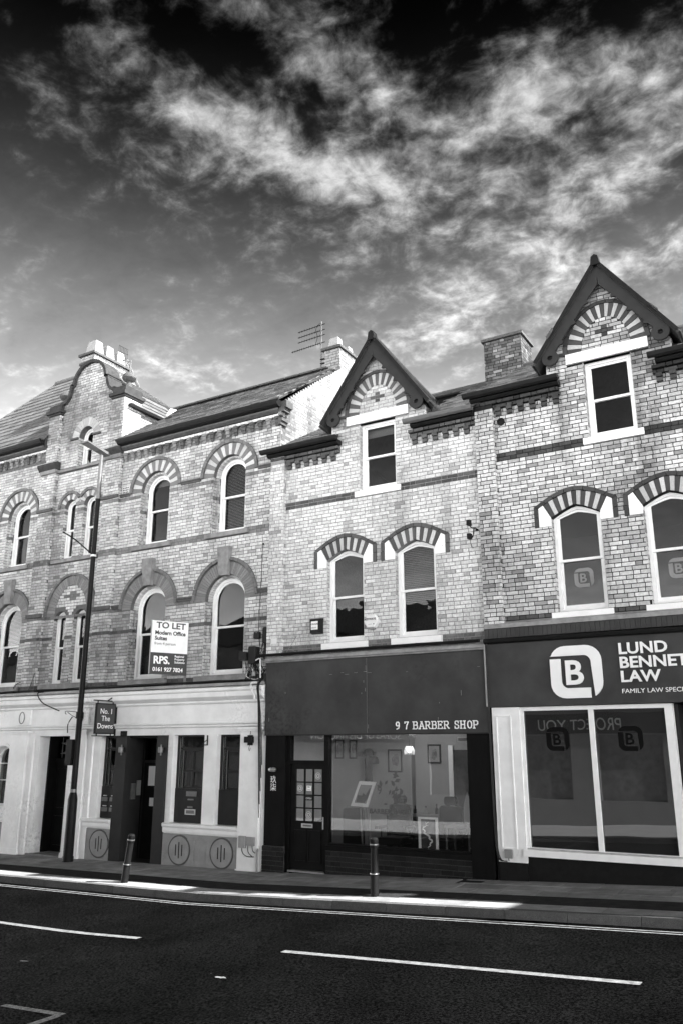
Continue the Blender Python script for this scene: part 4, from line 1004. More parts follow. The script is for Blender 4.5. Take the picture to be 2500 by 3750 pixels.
# type-writer style lettering drawn as strokes with slab feet
GL = {
 'B': [[(0, 0), (0, 1)], [(0, 1), (.42, 1), (.55, .88), (.55, .66), (.42, .53), (0, .53)], [(.42, .53), (.6, .42), (.6, .13), (.45, 0), (0, 0)], [(-.12, 0), (.1, 0)], [(-.12, 1), (.1, 1)]],
 'A': [[(-.02, 0), (.33, 1), (.68, 0)], [(.12, .35), (.54, .35)], [(-.14, 0), (.12, 0)], [(.54, 0), (.80, 0)], [(.2, 1), (.4, 1)]],
 'R': [[(0, 0), (0, 1)], [(0, 1), (.42, 1), (.56, .88), (.56, .64), (.42, .5), (0, .5)], [(.3, .5), (.6, .03), (.74, .03)], [(-.12, 0), (.14, 0)], [(-.12, 1), (.1, 1)]],
 'E': [[(0, 0), (0, 1)], [(-.12, 1), (.56, 1), (.56, .8)], [(0, .53), (.38, .53)], [(.38, .42), (.38, .64)], [(-.12, 0), (.6, 0), (.6, .22)]],
 'S': [[(.5, .72), (.5, .9), (.36, 1), (.14, 1), (.02, .88), (.02, .66), (.14, .55), (.42, .47), (.54, .35), (.54, .13), (.4, 0), (.14, 0), (0, .12), (0, .3)], [(0, 0), (0, .3)], [(.5, .72), (.5, 1)]],
 'H': [[(0, 0), (0, 1)], [(.55, 0), (.55, 1)], [(0, .52), (.55, .52)], [(-.12, 0), (.13, 0)], [(.42, 0), (.67, 0)], [(-.12, 1), (.13, 1)], [(.42, 1), (.67, 1)]],
 'O': [[(.3, 0), (.1, .1), (0, .35), (0, .65), (.1, .9), (.3, 1), (.5, .9), (.6, .65), (.6, .35), (.5, .1), (.3, 0)]],
 'P': [[(0, 0), (0, 1)], [(0, 1), (.42, 1), (.57, .88), (.57, .6), (.42, .46), (0, .46)], [(-.12, 0), (.14, 0)], [(-.12, 1), (.1, 1)]],
 '9': [[(.5, .62), (.36, .46), (.14, .46), (.02, .6), (.02, .84), (.14, 1), (.36, 1), (.5, .84), (.5, .4), (.4, .12), (.1, 0)]],
 '7': [[(0, .8), (0, 1), (.55, 1), (.3, .5), (.22, 0)]]}
def stroke(mb, pts, w, y0, y1):
    for k_, (a, b) in enumerate(zip(pts[:-1], pts[1:])):
        y0 -= .00035; y1 += .00005
        a, b = Vector(a), Vector(b); d = (b - a).normalized() * (w * .5); n = Vector((-d.y, d.x)); a = a - d * .7; b = b + d * .7
        mb.prism([(a.x - n.x, a.y - n.y), (b.x - n.x, b.y - n.y), (b.x + n.x, b.y + n.y), (a.x + n.x, a.y + n.y)], y0, y1)
x = -7.39
for ch in '9 7 BARBER SHOP':
    if ch == ' ': x += .075; continue
    mb = MB(); h = .125
    for i, st in enumerate(GL[ch]): stroke(mb, [(x + .012 + p[0] * h, 2.66 + p[1] * h) for p in st], .017, -.104 - .006 * i * .2, -.0915)
    mb.build('letter', 'letter_white', fs); x += h * {'9': .72, '7': .72, 'B': .83, 'A': .90, 'R': .90, 'E': .83, 'S': .78, 'H': .90, 'O': .82, 'P': .8}[ch] + .016
# black pilasters, door with twelve panes, shop window, tiled stall riser
MB().box(-10.375, -9.895, -.05, .25, .49, 2.566).build('pilaster', 'shop_black', B)
MB().box(-5.995, -5.575, -.05, .25, .20, 2.566).build('pilaster', 'shop_black', B)
ms = Masonry()
def stretcher(ms, x0, x1, y, z0, z1, lo=.7, hi=1.4):
    n = round((z1 - z0) / .085); c = (z1 - z0) / n
    for i in range(n):
        u = x0 - (.11 if i % 2 else 0)
        while u < x1:
            p, q = max(u, x0), min(u + .215, x1)
            if q - p > .03: ms.add(p, q, y, y + .03, z0 + i * c, z0 + (i + 1) * c - .01, R.uniform(lo, hi))
            u += .225
stretcher(ms, -8.95, -5.575, -.03, -.05, .47); stretcher(ms, -10.40, -9.90, -.065, -.12, .485)
ms.finish('tile_brick', B, limit=140, stuff='tile_courses')
MB().box(-8.95, -5.575, -.024, .22, -.3, .475).box(-10.395, -9.905, -.059, .2, -.4, .488).build('stall_riser', 'tile_joint', B)
MB().box(-8.955, -5.997, -.05, .2, .475, .565).build('cill', 'shop_black', B)
dr = MB()
O = [(-9.80, .10), (-9.02, .10), (-9.02, 2.02), (-9.80, 2.02)]
gx = [-9.70, -9.505, -9.485, -9.305, -9.285, -9.09]; gzv = [.965, 1.19, 1.212, 1.43, 1.452, 1.67, 1.692, 1.925]
holes = [[(gx[2 * i], gzv[2 * j]), (gx[2 * i + 1], gzv[2 * j]), (gx[2 * i + 1], gzv[2 * j + 1]), (gx[2 * i], gzv[2 * j + 1])] for i in range(3) for j in range(4)]
dr.prism(O, .05, .095, holes=holes)
door = dr.build('door', 'door_dark', B)
for h in holes: MB().prism(h, .07, .074).build('pane', 'shop_glass', door)
for a, b in ((-9.72, -9.43), (-9.40, -9.10)): MB().ring([(a, .22), (b, .22), (b, .80), (a, .80)], [(a + .03, .25), (b - .03, .25), (b - .03, .77), (a + .03, .77)], .036, .05).build('panel_moulding', 'door_dark', door)
lp = MB().ring([(-9.545, .845), (-9.285, .845), (-9.285, .92), (-9.545, .92)], [(-9.515, .865), (-9.315, .865), (-9.315, .90), (-9.515, .90)], .036, .05).build('letter_plate', 'steel', door)
MB().box(-9.515, -9.315, .044, .049, .865, .90).build('letter_flap', 'galv', door)
MB().box(-9.062, -9.035, .030, .05, .83, 1.05).tube([(-9.05, .02, .99), (-9.09, .012, .985), (-9.13, .012, .995), (-9.17, .015, .985)], .008, 6).build('door_handle', 'steel', door)
MB().box(-9.82, -8.99, -.02, .12, .045, .075).build('threshold', 'steel', B)
MB().box(-9.90, -9.81, .0, .14, .0, 2.566).box(-9.01, -8.915, .0, .14, .03, 2.566).box(-9.81, -9.01, .0, .14, 2.02, 2.09).box(-8.915, -5.997, .01, .13, .565, .60).box(-6.03, -5.997, .01, .13, .60, 2.566).build('shop_frame', 'shop_black', B)
MB().box(-9.805, -9.015, .06, .064, 2.09, 2.566).build('fanlight', 'shop_glass', B)
MB().box(-8.912, -6.03, .06, .066, .60, 2.566).build('shop_window', 'shop_glass', B)
# things fixed to the panes of the door
MB().box(-9.45, -9.34, .066, .069, 1.52, 1.615).build('notice', 'paper', door)
MB().box(-9.425, -9.375, .0655, .0659, 1.585, 1.597).box(-9.43, -9.36, .0655, .0659, 1.535, 1.543).build('notice_text', 'ink', door)
MB().box(-9.475, -9.31, .066, .069, 1.345, 1.425).build('open_sign', 'ink', door)
place_text('OPEN', .05, 'letter_white', 'open_text', door, (-9.463, .0655, 1.365), depth=.0005)
for px_, pz in ((-9.19, 1.80), (-9.61, 1.565), (-9.40, 1.08)):
    n = 18; r_ = lambda q: [(px_ + q * math.cos(2 * math.pi * k / n), pz + q * math.sin(2 * math.pi * k / n)) for k in range(n)]
    MB().ring(r_(.062), r_(.055), .0665, .069).ring(r_(.035), r_(.022), .0665, .069).build('round_sticker', 'plastic_white', door)
# Chinese characters and bulkhead lamp on the left pilaster
for ch, z in (('\u7396', 1.665), ('\u67d2', 1.52)): place_text(ch, .155, 'letter_white', 'character', B, (-10.245, -.052, z), depth=.002)
# room behind the window
rm = MB(); rm.face([(-10.16, 2.2, .0), (-5.77, 2.2, .0), (-5.77, 2.2, 3.0), (-10.16, 2.2, 3.0)])
rm.face([(-10.16, .33, .0), (-10.16, 2.2, .0), (-10.16, 2.2, 3.0), (-10.16, .33, 3.0)]).face([(-5.77, .33, .0), (-5.77, 2.2, .0), (-5.77, 2.2, 3.0), (-5.77, .33, 3.0)])
rm.face([(-10.2, .2, 2.95), (-5.7, .2, 2.95), (-5.7, 2.3, 2.95), (-10.2, 2.3, 2.95)]).build('shop_room', 'shop_wall', B)
MB().box(-10.16, -5.77, .33, 2.2, .02, .08).build('shop_floor', 'shop_floor', B)
MB().box(-10.38, -5.56, .1, .34, 2.57, 4.2).build('bressumer', 'shop_black', B)
MB().box(-7.26, -6.55, 2.17, 2.195, .08, 2.29).build('rear_doorway', 'shop_black', B)
MB().box(-7.36, -7.26, 2.15, 2.195, .08, 2.38).box(-6.55, -6.45, 2.15, 2.195, .08, 2.38).build('door_casing', 'white_paint', B)

# ------------------------------------------------------------------ law office shop front
L = LAW
def logo(parent, x0, z0, s, y0, y1, m, name='emblem'):
    def arc(cx, cz, r, a0, a1, n=6): return [(cx + r * math.cos(rad(a0 + (a1 - a0) * k / n)), cz + r * math.sin(rad(a0 + (a1 - a0) * k / n))) for k in range(n + 1)]
    S = lambda pts: [(x0 + p[0] * s, z0 + p[1] * s) for p in pts]
    top = [(0, .81)] + arc(.30, .70, .30, 158, 90, 5) + arc(.70, .70, .30, 90, 0) + arc(.70, .30, .30, 0, -62, 5) + [(.84, .035), (.80, .62)] + arc(.66, .67, .14, 0, 90) + [(.5, .81)]
    low = [(0, .755)] + arc(.28, .28, .28, 180, 270) + [(.76, 0), (.76, .19), (.36, .19)] + arc(.34, .32, .13, 260, 180, 4) + [(.21, .755)]
    e = MB().prism(S(list(reversed(top))), y0, y1).prism(S(low), y0, y1).build(name, m, parent)
    place_text('B', s * .65, m, 'emblem_letter', parent, (x0 + s * .26, y0 + (y1 - y0) / 2, z0 + s * .265), depth=(y1 - y0) / 2, bold=s * .012, sx=1.04)
    return e
fl = MB().box(-5.545, -.80, -.12, .0, 3.01, 4.10).build('fascia_board', 'fascia', L)
logo(fl, -4.385, 3.118, .865, -.155, -.122, 'letter_white')
for t, z, s in (('LUND', 3.802, .25), ('BENNETT', 3.577, .25), ('LAW', 3.352, .25)): place_text(t, s, 'letter_white', 'lettering', fl, (-3.24, -.14, z), depth=.012, bold=.006, sx=1.14)
place_text('FAMILY LAW SPECIALISTS', .10, 'letter_white', 'lettering', fl, (-3.24, -.125, 3.173), depth=.003, sx=1.12)
for w_ in (-3.79, -2.21):
    wn = min((o_ for o_ in bpy.data.objects if o_.name.startswith('window') and o_.parent == LAW), key=lambda o_: (Vector(o_.bound_box[0]) - Vector((w_ - .43, .115, 4.6))).length)
    logo(wn, w_ - .16, 5.02, .34, .192, .196, 'plastic_grey', 'window_emblem')
MB().sweep([(-.16, 4.37), (-.15, 4.44), (-.02, 4.50), (.02, 4.50), (.02, 4.37)], -5.548, -.80).build('flashing', 'lead', L)
vb = MB()
x = -5.545
while x < -.82: vb.box(x, x + .078, -.13 - R.uniform(0, .006), .0, 4.20, 4.368, R.uniform(.8, 1.1)); x += .082
vb.build('ribbed_board', 'fascia', L)
MB().tube([(-5.55, -.17, 4.15), (-.8, -.17, 4.13)], .042, 8).build('roller_rail', 'iron_black', L)
MB().box(-5.50, -5.005, -.08, .2, .50, 3.0).build('pilaster', 'white_paint', L)
pn = MB().ring([(-5.43, .71), (-5.155, .71), (-5.155, 2.865), (-5.43, 2.865)], [(-5.41, .73), (-5.175, .73), (-5.175, 2.845), (-5.41, 2.845)], -.10, -.08).build('pilaster_panel', 'white_paint', L)
sf = MB().ring([(-5.004, .735), (-2.51, .735), (-2.51, 3.0), (-5.004, 3.0)], [(-4.953, .745), (-2.63, .745), (-2.63, 2.935), (-4.953, 2.935)], -.04, .12).box(-3.835, -3.757, -.035, .12, .745, 2.935).build('shop_frame', 'white_paint', L)
MB().hexa([(-5.05, -.13, .61), (-2.48, -.13, .61), (-2.48, .1, .61), (-5.05, .1, .61), (-5.05, -.12, .715), (-2.48, -.12, .715), (-2.48, .1, .735), (-5.05, .1, .735)]).build('cill', 'white_paint', L)
for a, b in ((-4.953, -3.835), (-3.757, -2.63)):
    g = MB().box(a, b, .02, .026, .745, 2.935).build('shop_window', 'film_glass', L)
    logo(g, a + .37 if a < -4 else a + .365, 2.275, .385, .012, .018, 'black_vinyl')
MB().box(-5.548, -2.51, -.03, .2, -.2, .609).box(-5.50, -5.005, -.06, .2, -.2, .499).build('stall_riser', 'iron_black', L)
MB().box(-2.51, -.80, .6, .7, -.2, 3.0).box(-2.50, -2.45, .12, .6, -.1, 3.0).build('door_recess', 'dark_frame', L)
MB().box(-2.3, -1.4, .56, .6, .3, 2.4).build('door', 'door_dark', L)
MB().box(-1.3, -.80, -.08, .5, -.2, 3.0).build('pilaster', 'white_paint', L)
MB().box(-5.3, -.9, .34, 4.3, .1, .16).build('shop_floor', 'shop_floor', L)
MB().box(-5.5, -.8, .0, .33, 3.01, 4.35).build('bressumer', 'dark_frame', L)

# ------------------------------------------------------------------ street furniture
px, py = -15.36, -.50; pb = gz(px) + .02 * py
lamp = thing('street_lamp', 'tall black street lamp with flat lantern standing by the white shop front', 'street lamp', (px, py, pb))
MB().lathe([(.125, 0), (.125, .10), (.11, .12), (.105, 1.30), (.09, 1.38), (.072, 1.45)], (px, py, pb), 16).build('base', 'iron_black', lamp, smooth=True)
MB().lathe([(.074, 1.45), (.073, 1.52)], (px, py, pb), 16).build('collar', 'galv', lamp)
MB().lathe([(.068, 1.5), (.062, 5.0), (.055, 8.35)], (px, py, pb), 16).build('shaft', 'iron_black', lamp, smooth=True)
MB().lathe([(.053, 8.34), (.050, 9.2), (.058, 9.2), (.058, 9.26), (.045, 9.26), (.045, 9.50)], (px, py, pb), 16).build('upper_shaft', 'galv', lamp, smooth=True)
hz_ = pb + 9.50
hd_ = MB().hexa([(px - .13, py - .58, hz_ + .15), (px + .13, py - .58, hz_ + .15), (px + .10, py + .20, hz_ + .02), (px - .10, py + .20, hz_ + .02), (px - .13, py - .58, hz_ + .185), (px + .13, py - .58, hz_ + .185), (px + .09, py + .20, hz_ + .10), (px - .09, py + .20, hz_ + .10)]).build('lantern', 'galv', lamp)
MB().hexa([(px - .10, py - .53, hz_ + .134), (px + .10, py - .53, hz_ + .134), (px + .09, py - .15, hz_ + .074), (px - .09, py - .15, hz_ + .074), (px - .10, py - .53, hz_ + .139), (px + .10, py - .53, hz_ + .139), (px + .09, py - .15, hz_ + .079), (px - .09, py - .15, hz_ + .079)]).build('lens', 'plastic_grey', hd_)
MB().tube([(px, py, 6.83), (px - .02, py - .55, 7.1), (px - .03, py - .95, 7.22)], .016, 6).build('banner_arm', 'iron_black', lamp)
MB().lathe([(.068, 0), (.068, .05)], (px, py, 6.80), 14).build('strap', 'plastic_white', lamp)
MB().box(px - .26, px - .07, py - .10, py + .08, 1.95, 2.52).box(px - .09, px, py - .03, py + .03, 2.0, 2.04).box(px - .09, px, py - .03, py + .03, 2.42, 2.46).build('control_box', 'iron_black', lamp)
MB().box(px - .10, px - .045, py - .075, py - .068, 1.32 + .35, 1.42 + .42).build('sticker', 'paper', lamp)
MB().lathe([(.088, 0), (.088, .14)], (px, py, 2.98), 14).tube([(px, py, 3.12), (px - .10, py - .30, 3.14), (px - .11, py - .33, 3.10), (px - .11, py - .30, 3.07)], .008, 5).tube([(px, py, 2.96), (px - .06, py - .18, 3.05), (px - .10, py - .28, 3.12)], .007, 5).tube([(px - .07, py - .15, 3.02), (px - .12, py - .22, 2.85), (px - .13, py - .2, 2.66)], .012, 5).build('basket_bracket', 'iron_black', lamp)

def bollard(x, y, label, tilt=0.0):
    z = gz(x) + .02 * y; o = thing('bollard', label, 'bollard', (x, y, z), 'bollards along the kerb')
    MB().lathe([(.072, -.02), (.068, .02), (.066, .30), (.06, .34), (.058, .70)], (x, y, z), 18).build('post', 'iron_black', o, smooth=True)
    MB().lathe([(.068, .30), (.073, .31), (.073, .335), (.066, .345)], (x, y, z), 18).build('band', 'iron_black', o, smooth=True)
    MB().lathe([(.058, .70), (.068, .715), (.068, .745), (.060, .76), (.060, .775), (.066, .785), (.064, .83), (.045, .85), (.01, .855)], (x, y, z), 18).build('cap', 'iron_black', o, smooth=True)
    MB().lathe([(.0675, .742), (.0685, .745), (.0685, .757), (.062, .76)], (x, y, z), 18).build('steel_ring', 'steel', o, smooth=True); MB().lathe([(.0735, .318), (.0745, .32), (.0745, .33), (.0735, .332)], (x, y, z), 18).build('steel_ring', 'steel', o, smooth=True)
    if tilt: o.rotation_euler = (0, tilt, 0)
    return o
bollard(-6.84, -1.94, 'upright black bollard with steel collars in front of the barber shop window')
bollard(-12.02, -2.10, 'leaning black bollard in front of the white shop front', rad(8))
mc = tag(MB().hexa([gp(-6.07, -.36, .0), gp(-5.72, -.36, .0), gp(-5.72, -.18, .0), gp(-6.07, -.18, .0), gp(-6.07, -.36, .006), gp(-5.72, -.36, .006), gp(-5.72, -.18, .006), gp(-6.07, -.18, .006)]).build('manhole_cover', 'iron_black'), 'small black inspection cover in the paving by the barber shop pilaster', 'cover')

# ------------------------------------------------------------------ hanging sign and letting board
sx = -14.70
hs_ = thing('hanging_sign', 'dark hanging sign reading No. 1 The Downs on a black wall bracket', 'sign', (sx, 0, 2.6))
pn_ = MB().box(sx - .02, sx + .02, -.62, -.07, 2.655, 3.29).build('panel', 'sign_grey', hs_)
MB().box(sx - .024, sx + .024, -.64, -.62, 2.635, 3.31).box(sx - .024, sx + .024, -.07, -.05, 2.635, 3.31).box(sx - .024, sx + .024, -.62, -.07, 2.635, 2.655).box(sx - .024, sx + .024, -.62, -.07, 3.29, 3.31).build('panel_frame', 'iron_black', hs_)
for t, z, yy in (('No. 1', 3.08, -.33), ('The', 2.92, -.34), ('Downs', 2.755, -.345)): place_text(t, .165, 'letter_white', 'lettering', pn_, (sx + .021, yy, z), right=(0, 1, 0), depth=.001, align='CENTER')
MB().box(sx - .015, sx + .015, -.03, -.002, 2.60, 3.56).box(sx - .012, sx + .012, -.72, .0, 3.355, 3.38).box(sx - .01, sx + .01, -.60, -.58, 3.31, 3.36).box(sx - .01, sx + .01, -.14, -.12, 3.31, 3.36).box(sx - .012, sx + .012, -.70, -.02, 2.58, 2.60).box(sx - .01, sx + .01, -.58, -.56, 2.60, 2.64).box(sx - .01, sx + .01, -.16, -.14, 2.60, 2.64).tube([(sx, -.02, 3.53), (sx, -.30, 3.37)], .014, 6).build('bracket', 'iron_black', hs_)
n = 16
MB().tube([(sx, -.09 + .05 * math.cos(2 * math.pi * k / n), 3.435 + .055 * math.sin(2 * math.pi * k / n)) for k in range(n + 1)], .007, 5).tube([(sx, -.09, 3.39), (sx, -.09, 3.48)], .006, 5).tube([(sx, -.11, 3.40), (sx, -.11, 3.47)], .006, 5).tube([(sx, -.07, 3.40), (sx, -.07, 3.47)], .006, 5).build('scroll', 'iron_black', hs_)

A = Vector((-12.98, -.80, 3.868)); Bv = Vector((-12.615, -.03, 3.868)); u = (Bv - A).normalized(); up = Vector((0, 0, 1)); nrm = u.cross(up); Wd = (Bv - A).length; Ht = 1.168
def bd(a, z, d): return A + u * a + up * z + nrm * d
def slab(a0, a1, z0, z1, d0, d1): return MB().hexa([bd(a0, z0, d0), bd(a1, z0, d0), bd(a1, z0, d1), bd(a0, z0, d1), bd(a0, z1, d0), bd(a1, z1, d0), bd(a1, z1, d1), bd(a0, z1, d1)])
tl = thing('letting_board', 'white and grey TO LET board projecting beside a first-floor arched window', 'sign', A)
slab(0, Wd, .47, Ht, -.03, 0).build('upper_panel', 'paper', tl); slab(0, Wd, 0, .47, -.03, .001).build('lower_panel', 'sign_grey', tl)
slab(-.012, 0, 0, Ht, -.032, .004).build('edge_batten', 'plastic_grey', tl); slab(Wd - .02, Wd + .03, -.3, Ht, -.09, -.03).build('post', 'wood_mid', tl)
def btxt(s, a, z, size, m, bold=0.0, sx_=1.0, name='lettering'): place_text(s, size, m, name, tl, bd(a, z, .003), right=tuple(u), depth=.001, bold=bold, sx=sx_)
btxt('TO LET', .10, 1.01, .185, 'ink_mid', .006, 1.12); btxt('Modern Office', .075, .865, .12, 'ink', .004, 1.0); btxt('Suites', .075, .745, .12, 'ink', .004); btxt('from 4 person', .075, .64, .085, 'ink')
btxt('RPS.', .07, .235, .225, 'letter_white', .008, .95)
for s, z in (('Regional', .385), ('Property', .32), ('Solutions', .255)): btxt(s, .56, z, .065, 'letter_white', .001)
btxt('0161 927 7824', .065, .07, .118, 'letter_white', .003, .98)

# ------------------------------------------------------------------ boxes, lamps and cables on the walls
def roundbox(x0, x1, y0, y1, z0, z1, r=.02):
    mb = MB(); cs = []
    for cx_, cz_, a in ((x1 - r, z0 + r, -90), (x1 - r, z1 - r, 0), (x0 + r, z1 - r, 90), (x0 + r, z0 + r, 180)):
        cs += [(cx_ + r * math.cos(rad(a + 30 * k)), cz_ + r * math.sin(rad(a + 30 * k))) for k in range(4)]
    inn = [((x0 + x1) / 2 + (p[0] - (x0 + x1) / 2) * .93, (z0 + z1) / 2 + (p[1] - (z0 + z1) / 2) * .95) for p in cs]
    i = len(mb.v); n = len(cs); mb.v += [(p[0], y1, p[1]) for p in cs] + [(p[0], y0 + .012, p[1]) for p in cs] + [(p[0], y0, p[1]) for p in inn]
    for k in range(n):
        j = (k + 1) % n; mb.f += [(k, j, n + j, n + k), (n + k, n + j, 2 * n + j, 2 * n + k)]; mb.sh += [1, 1]
    mb.f.append(tuple(range(2 * n, 3 * n))); mb.sh.append(1); return mb
def wallbox(name, label, cat, x0, x1, y0, y1, z0, z1, m, r=.02, group=None):
    t = thing(name, label, cat, ((x0 + x1) / 2, y1, z0), group)
    roundbox(x0, x1, y0, y1, z0, z1, r).build('housing', m, t); return t
G4 = 'telecom boxes at the corner of the office block'
t = wallbox('junction_box', 'small black cable box, upper left of the wall box cluster', 'junction box', -10.75, -10.61, -.07, .0, 4.55, 4.70, 'plastic_black', .02, G4)
MB().box(-10.69, -10.67, -.075, -.07, 4.675, 4.69).build('label_plate', 'plastic_grey', t)
t = wallbox('junction_box', 'tall rough black cable sleeve beside the barber pilaster', 'junction box', -10.51, -10.39, -.09, .0, 4.44, 4.78, 'plastic_black', .03, G4)
MB().tube([(-10.45, -.06, 4.44), (-10.44, -.05, 4.30), (-10.43, -.05, 4.18)], .025, 6).build('cable_tail', 'plastic_black', t)
t = wallbox('junction_box', 'largest black telecom box, standing tallest over the tangle of cables', 'junction box', -10.82, -10.63, -.16, .0, 4.03, 4.39, 'plastic_black', .03, G4)
MB().box(-10.80, -10.65, -.165, -.16, 4.06, 4.065).build('lid_seam', 'ink', t)
t = wallbox('junction_box', 'squat grey black telecom box left of the tallest one', 'junction box', -11.02, -10.84, -.22, -.06, 4.10, 4.28, 'plastic_black', .03, G4)
MB().box(-10.98, -10.88, -.06, .0, 4.13, 4.25).build('back_plate', 'plastic_black', t)
cb = thing('cable_tangle', 'tangle of black cables hanging below the telecom boxes', 'cables', (-10.6, -.05, 3.6))
q = random.Random(4)
for i in range(26):
    x0_ = q.choice((-10.95, -10.88, -10.75, -10.7, -10.66, -10.55, -10.5)); z0_ = q.uniform(4.0, 4.15) if x0_ < -10.6 else q.uniform(4.1, 4.5); x1_ = q.uniform(-10.98, -10.44); z1_ = q.uniform(3.66, 3.78)
    mx_, mz_ = (x0_ + x1_) / 2 + q.uniform(-.15, .15), (z0_ + z1_) / 2 + q.uniform(-.12, .1)
    pts = [(x0_, -.06, z0_), ((x0_ * 2 + mx_) / 3, -.05 - q.uniform(0, .06), (z0_ + mz_) / 2 + q.uniform(-.05, .05)), (mx_, -.07 - q.uniform(0, .06), mz_), ((mx_ + x1_) / 2, -.05 - q.uniform(0, .07), (mz_ + z1_) / 2 - q.uniform(0, .06)), (x1_, -.08, z1_)]
    MB().tube(pts, q.choice((.006, .007, .009)), 5).build('cable', 'plastic_black' if i % 7 else 'plastic_white', cb)
for k in range(5):
    x_ = -10.44 - .012 * k; MB().tube([(x_, -.10, 3.72), (x_ - .01, -.24, 3.55), (x_ + .015, -.22, 3.2), (x_ + .02, -.15, 2.7 - .2 * k), (x_ + .03, -.12, 2.0 - .25 * k)], .008, 5).build('cable', 'plastic_black', cb)
MB().box(-10.82, -10.70, -.03, -.02, 3.78, 3.86).box(-10.60, -10.52, -.02, -.01, 4.24, 4.32).build('tag', 'plastic_white', cb)
cp_ = thing('white_conduit', 'white plastic conduit running down at the end of the white cornice', 'pipe', (-10.47, -.1, 3.3))
MB().tube([(-10.62, -.14, 4.09), (-10.52, -.16, 4.12), (-10.49, -.16, 4.05), (-10.485, -.15, 3.72)], .014, 8).build('upper_run', 'plastic_white', cp_)
MB().tube([(-10.50, -.24, 3.62), (-10.60, -.27, 3.62), (-10.63, -.27, 3.56), (-10.60, -.27, 3.46), (-10.56, -.25, 3.36), (-10.55, -.24, 3.28)], .022, 8).build('lower_run', 'plastic_white', cp_)
ww = thing('wall_wire', 'thin black wire hanging straight down the brick wall beside the upper windows', 'cable', (-10.6, 0, 4.7))
MB().tube([(-10.60, -.012, 6.62), (-10.62, -.012, 6.58), (-10.63, -.012, 5.9), (-10.66, -.012, 5.2), (-10.66, -.012, 4.7), (-10.62, -.02, 4.4)], .006, 5).build('wire', 'ink', ww); MB().box(-10.605, -10.59, -.02, .0, 6.60, 6.64).build('clip', 'ink', ww)
wp = tag(MB().box(-10.26, -10.11, -.125, -.111, 4.41, 4.51).build('white_plate', 'plastic_white'), 'blank white plate screwed to the brick pilaster above the barber shop', 'plate')
# cables lying on the ledges
lc = thing('ledge_cable', 'black cables lying along the ledge above the white cornice', 'cables', (-14, -.1, 3.66))
for k in range(3):
    pts = []; x_ = -20.0
    while x_ < -10.5: pts.append((x_, -.07 - .03 * k + q.uniform(-.02, .02), 3.675 + .015 * k + abs(q.gauss(0, .012)))); x_ += .4
    MB().tube(pts, .009, 5).build('cable', 'plastic_black', lc)
MB().tube([(-17.15, -.1, 3.66), (-17.2, -.25, 3.62), (-17.0, -.25, 3.4), (-16.7, -.12, 3.25), (-16.6, -.04, 3.2)], .014, 6).build('cable', 'plastic_black', lc)
MB().tube([(-18.35, -.05, 3.67), (-18.30, -.1, 3.85), (-18.1, -.05, 3.95), (-18.0, -.02, 3.96)], .01, 5).tube([(-17.55, -.11, 4.15), (-17.65, -.12, 3.85), (-17.8, -.08, 3.68)], .008, 5).build('cable', 'plastic_black', lc)
sc_ = thing('shop_ledge_cable', 'loose pale wires lying along the ledge above the barber shop fascia', 'cables', (-8, -.1, 4.15))
for k in range(4):
    pts = []; x_ = -10.2
    while x_ < -5.7: pts.append((x_, -.09 - .02 * k + q.uniform(-.02, .02), 4.15 + abs(q.gauss(0, .018)) + .006 * k)); x_ += .3
    MB().tube(pts, .006, 5).build('cable', 'plastic_black' if k % 2 else 'plastic_grey', sc_)
MB().tube([(-9.95, -.06, 4.16), (-9.75, -.05, 4.42), (-9.68, -.02, 4.55)], .006, 5).tube([(-10.05, -.1, 4.16), (-9.85, -.12, 4.28), (-9.6, -.1, 4.2)], .005, 5).build('cable', 'plastic_grey', sc_)
dc = thing('drop_cable', 'black cable bundle running down between the barber shop and law office', 'cables', (-5.55, -.1, 2))
for k in range(3): MB().tube([(-5.555 + .012 * k, -.14, 4.12), (-5.54 + .012 * k, -.13, 3.0), (-5.55 + .012 * k, -.10, 1.8), (-5.535 + .012 * k, -.10, .9), (-5.50 + .02 * k, -.11, .56), (-5.38 + .02 * k, -.11, .515)], .008, 5).build('cable', 'plastic_black', dc)
MB().tube([(-5.555, -.15, 4.1), (-5.56, -.13, 3.02)], .016, 6).build('cable', 'plastic_grey', dc)
# alarms
ab = thing('alarm_box', 'old dark rectangular alarm box with white label left of the barber windows', 'alarm', (-9.17, 0, 4.55))
MB().hexa([(-9.29, -.12, 4.57), (-9.06, -.12, 4.57), (-9.04, .0, 4.55), (-9.31, .0, 4.55), (-9.29, -.12, 4.85), (-9.06, -.12, 4.85), (-9.04, .0, 4.87), (-9.31, .0, 4.87)]).build('housing', 'plastic_black', ab)
MB().box(-9.26, -9.10, -.125, -.12, 4.63, 4.80).build('label_plate', 'paper', ab); place_text('GRADE', .05, 'ink', 'lettering', ab, (-9.255, -.1255, 4.725), depth=.0005, bold=.001); place_text('alarm', .055, 'ink', 'lettering', ab, (-9.25, -.1255, 4.655), depth=.0005)
kb = thing('alarm_box', 'white hexagonal alarm box lettered KEYWAYS between the barber windows', 'alarm', (-7.9, 0, 4.57))
hx = [(-7.90 + .165 * math.cos(rad(60 * k)), 4.71 + .145 * math.sin(rad(60 * k)) / .866 * .9) for k in range(6)]; hi_ = [(-7.90 + (p[0] + 7.90) * .88, 4.71 + (p[1] - 4.71) * .88) for p in hx]
m_ = MB(); m_.v = [(p[0], .0, p[1]) for p in hx] + [(p[0], -.07, p[1]) for p in hx] + [(p[0], -.10, p[1]) for p in hi_]
for k in range(6): j = (k + 1) % 6; m_.f += [(k, j, 6 + j, 6 + k), (6 + k, 6 + j, 12 + j, 12 + k)]; m_.sh += [1, 1]
m_.f.append(tuple(range(12, 18))); m_.sh.append(1); m_.build('housing', 'plastic_white', kb)
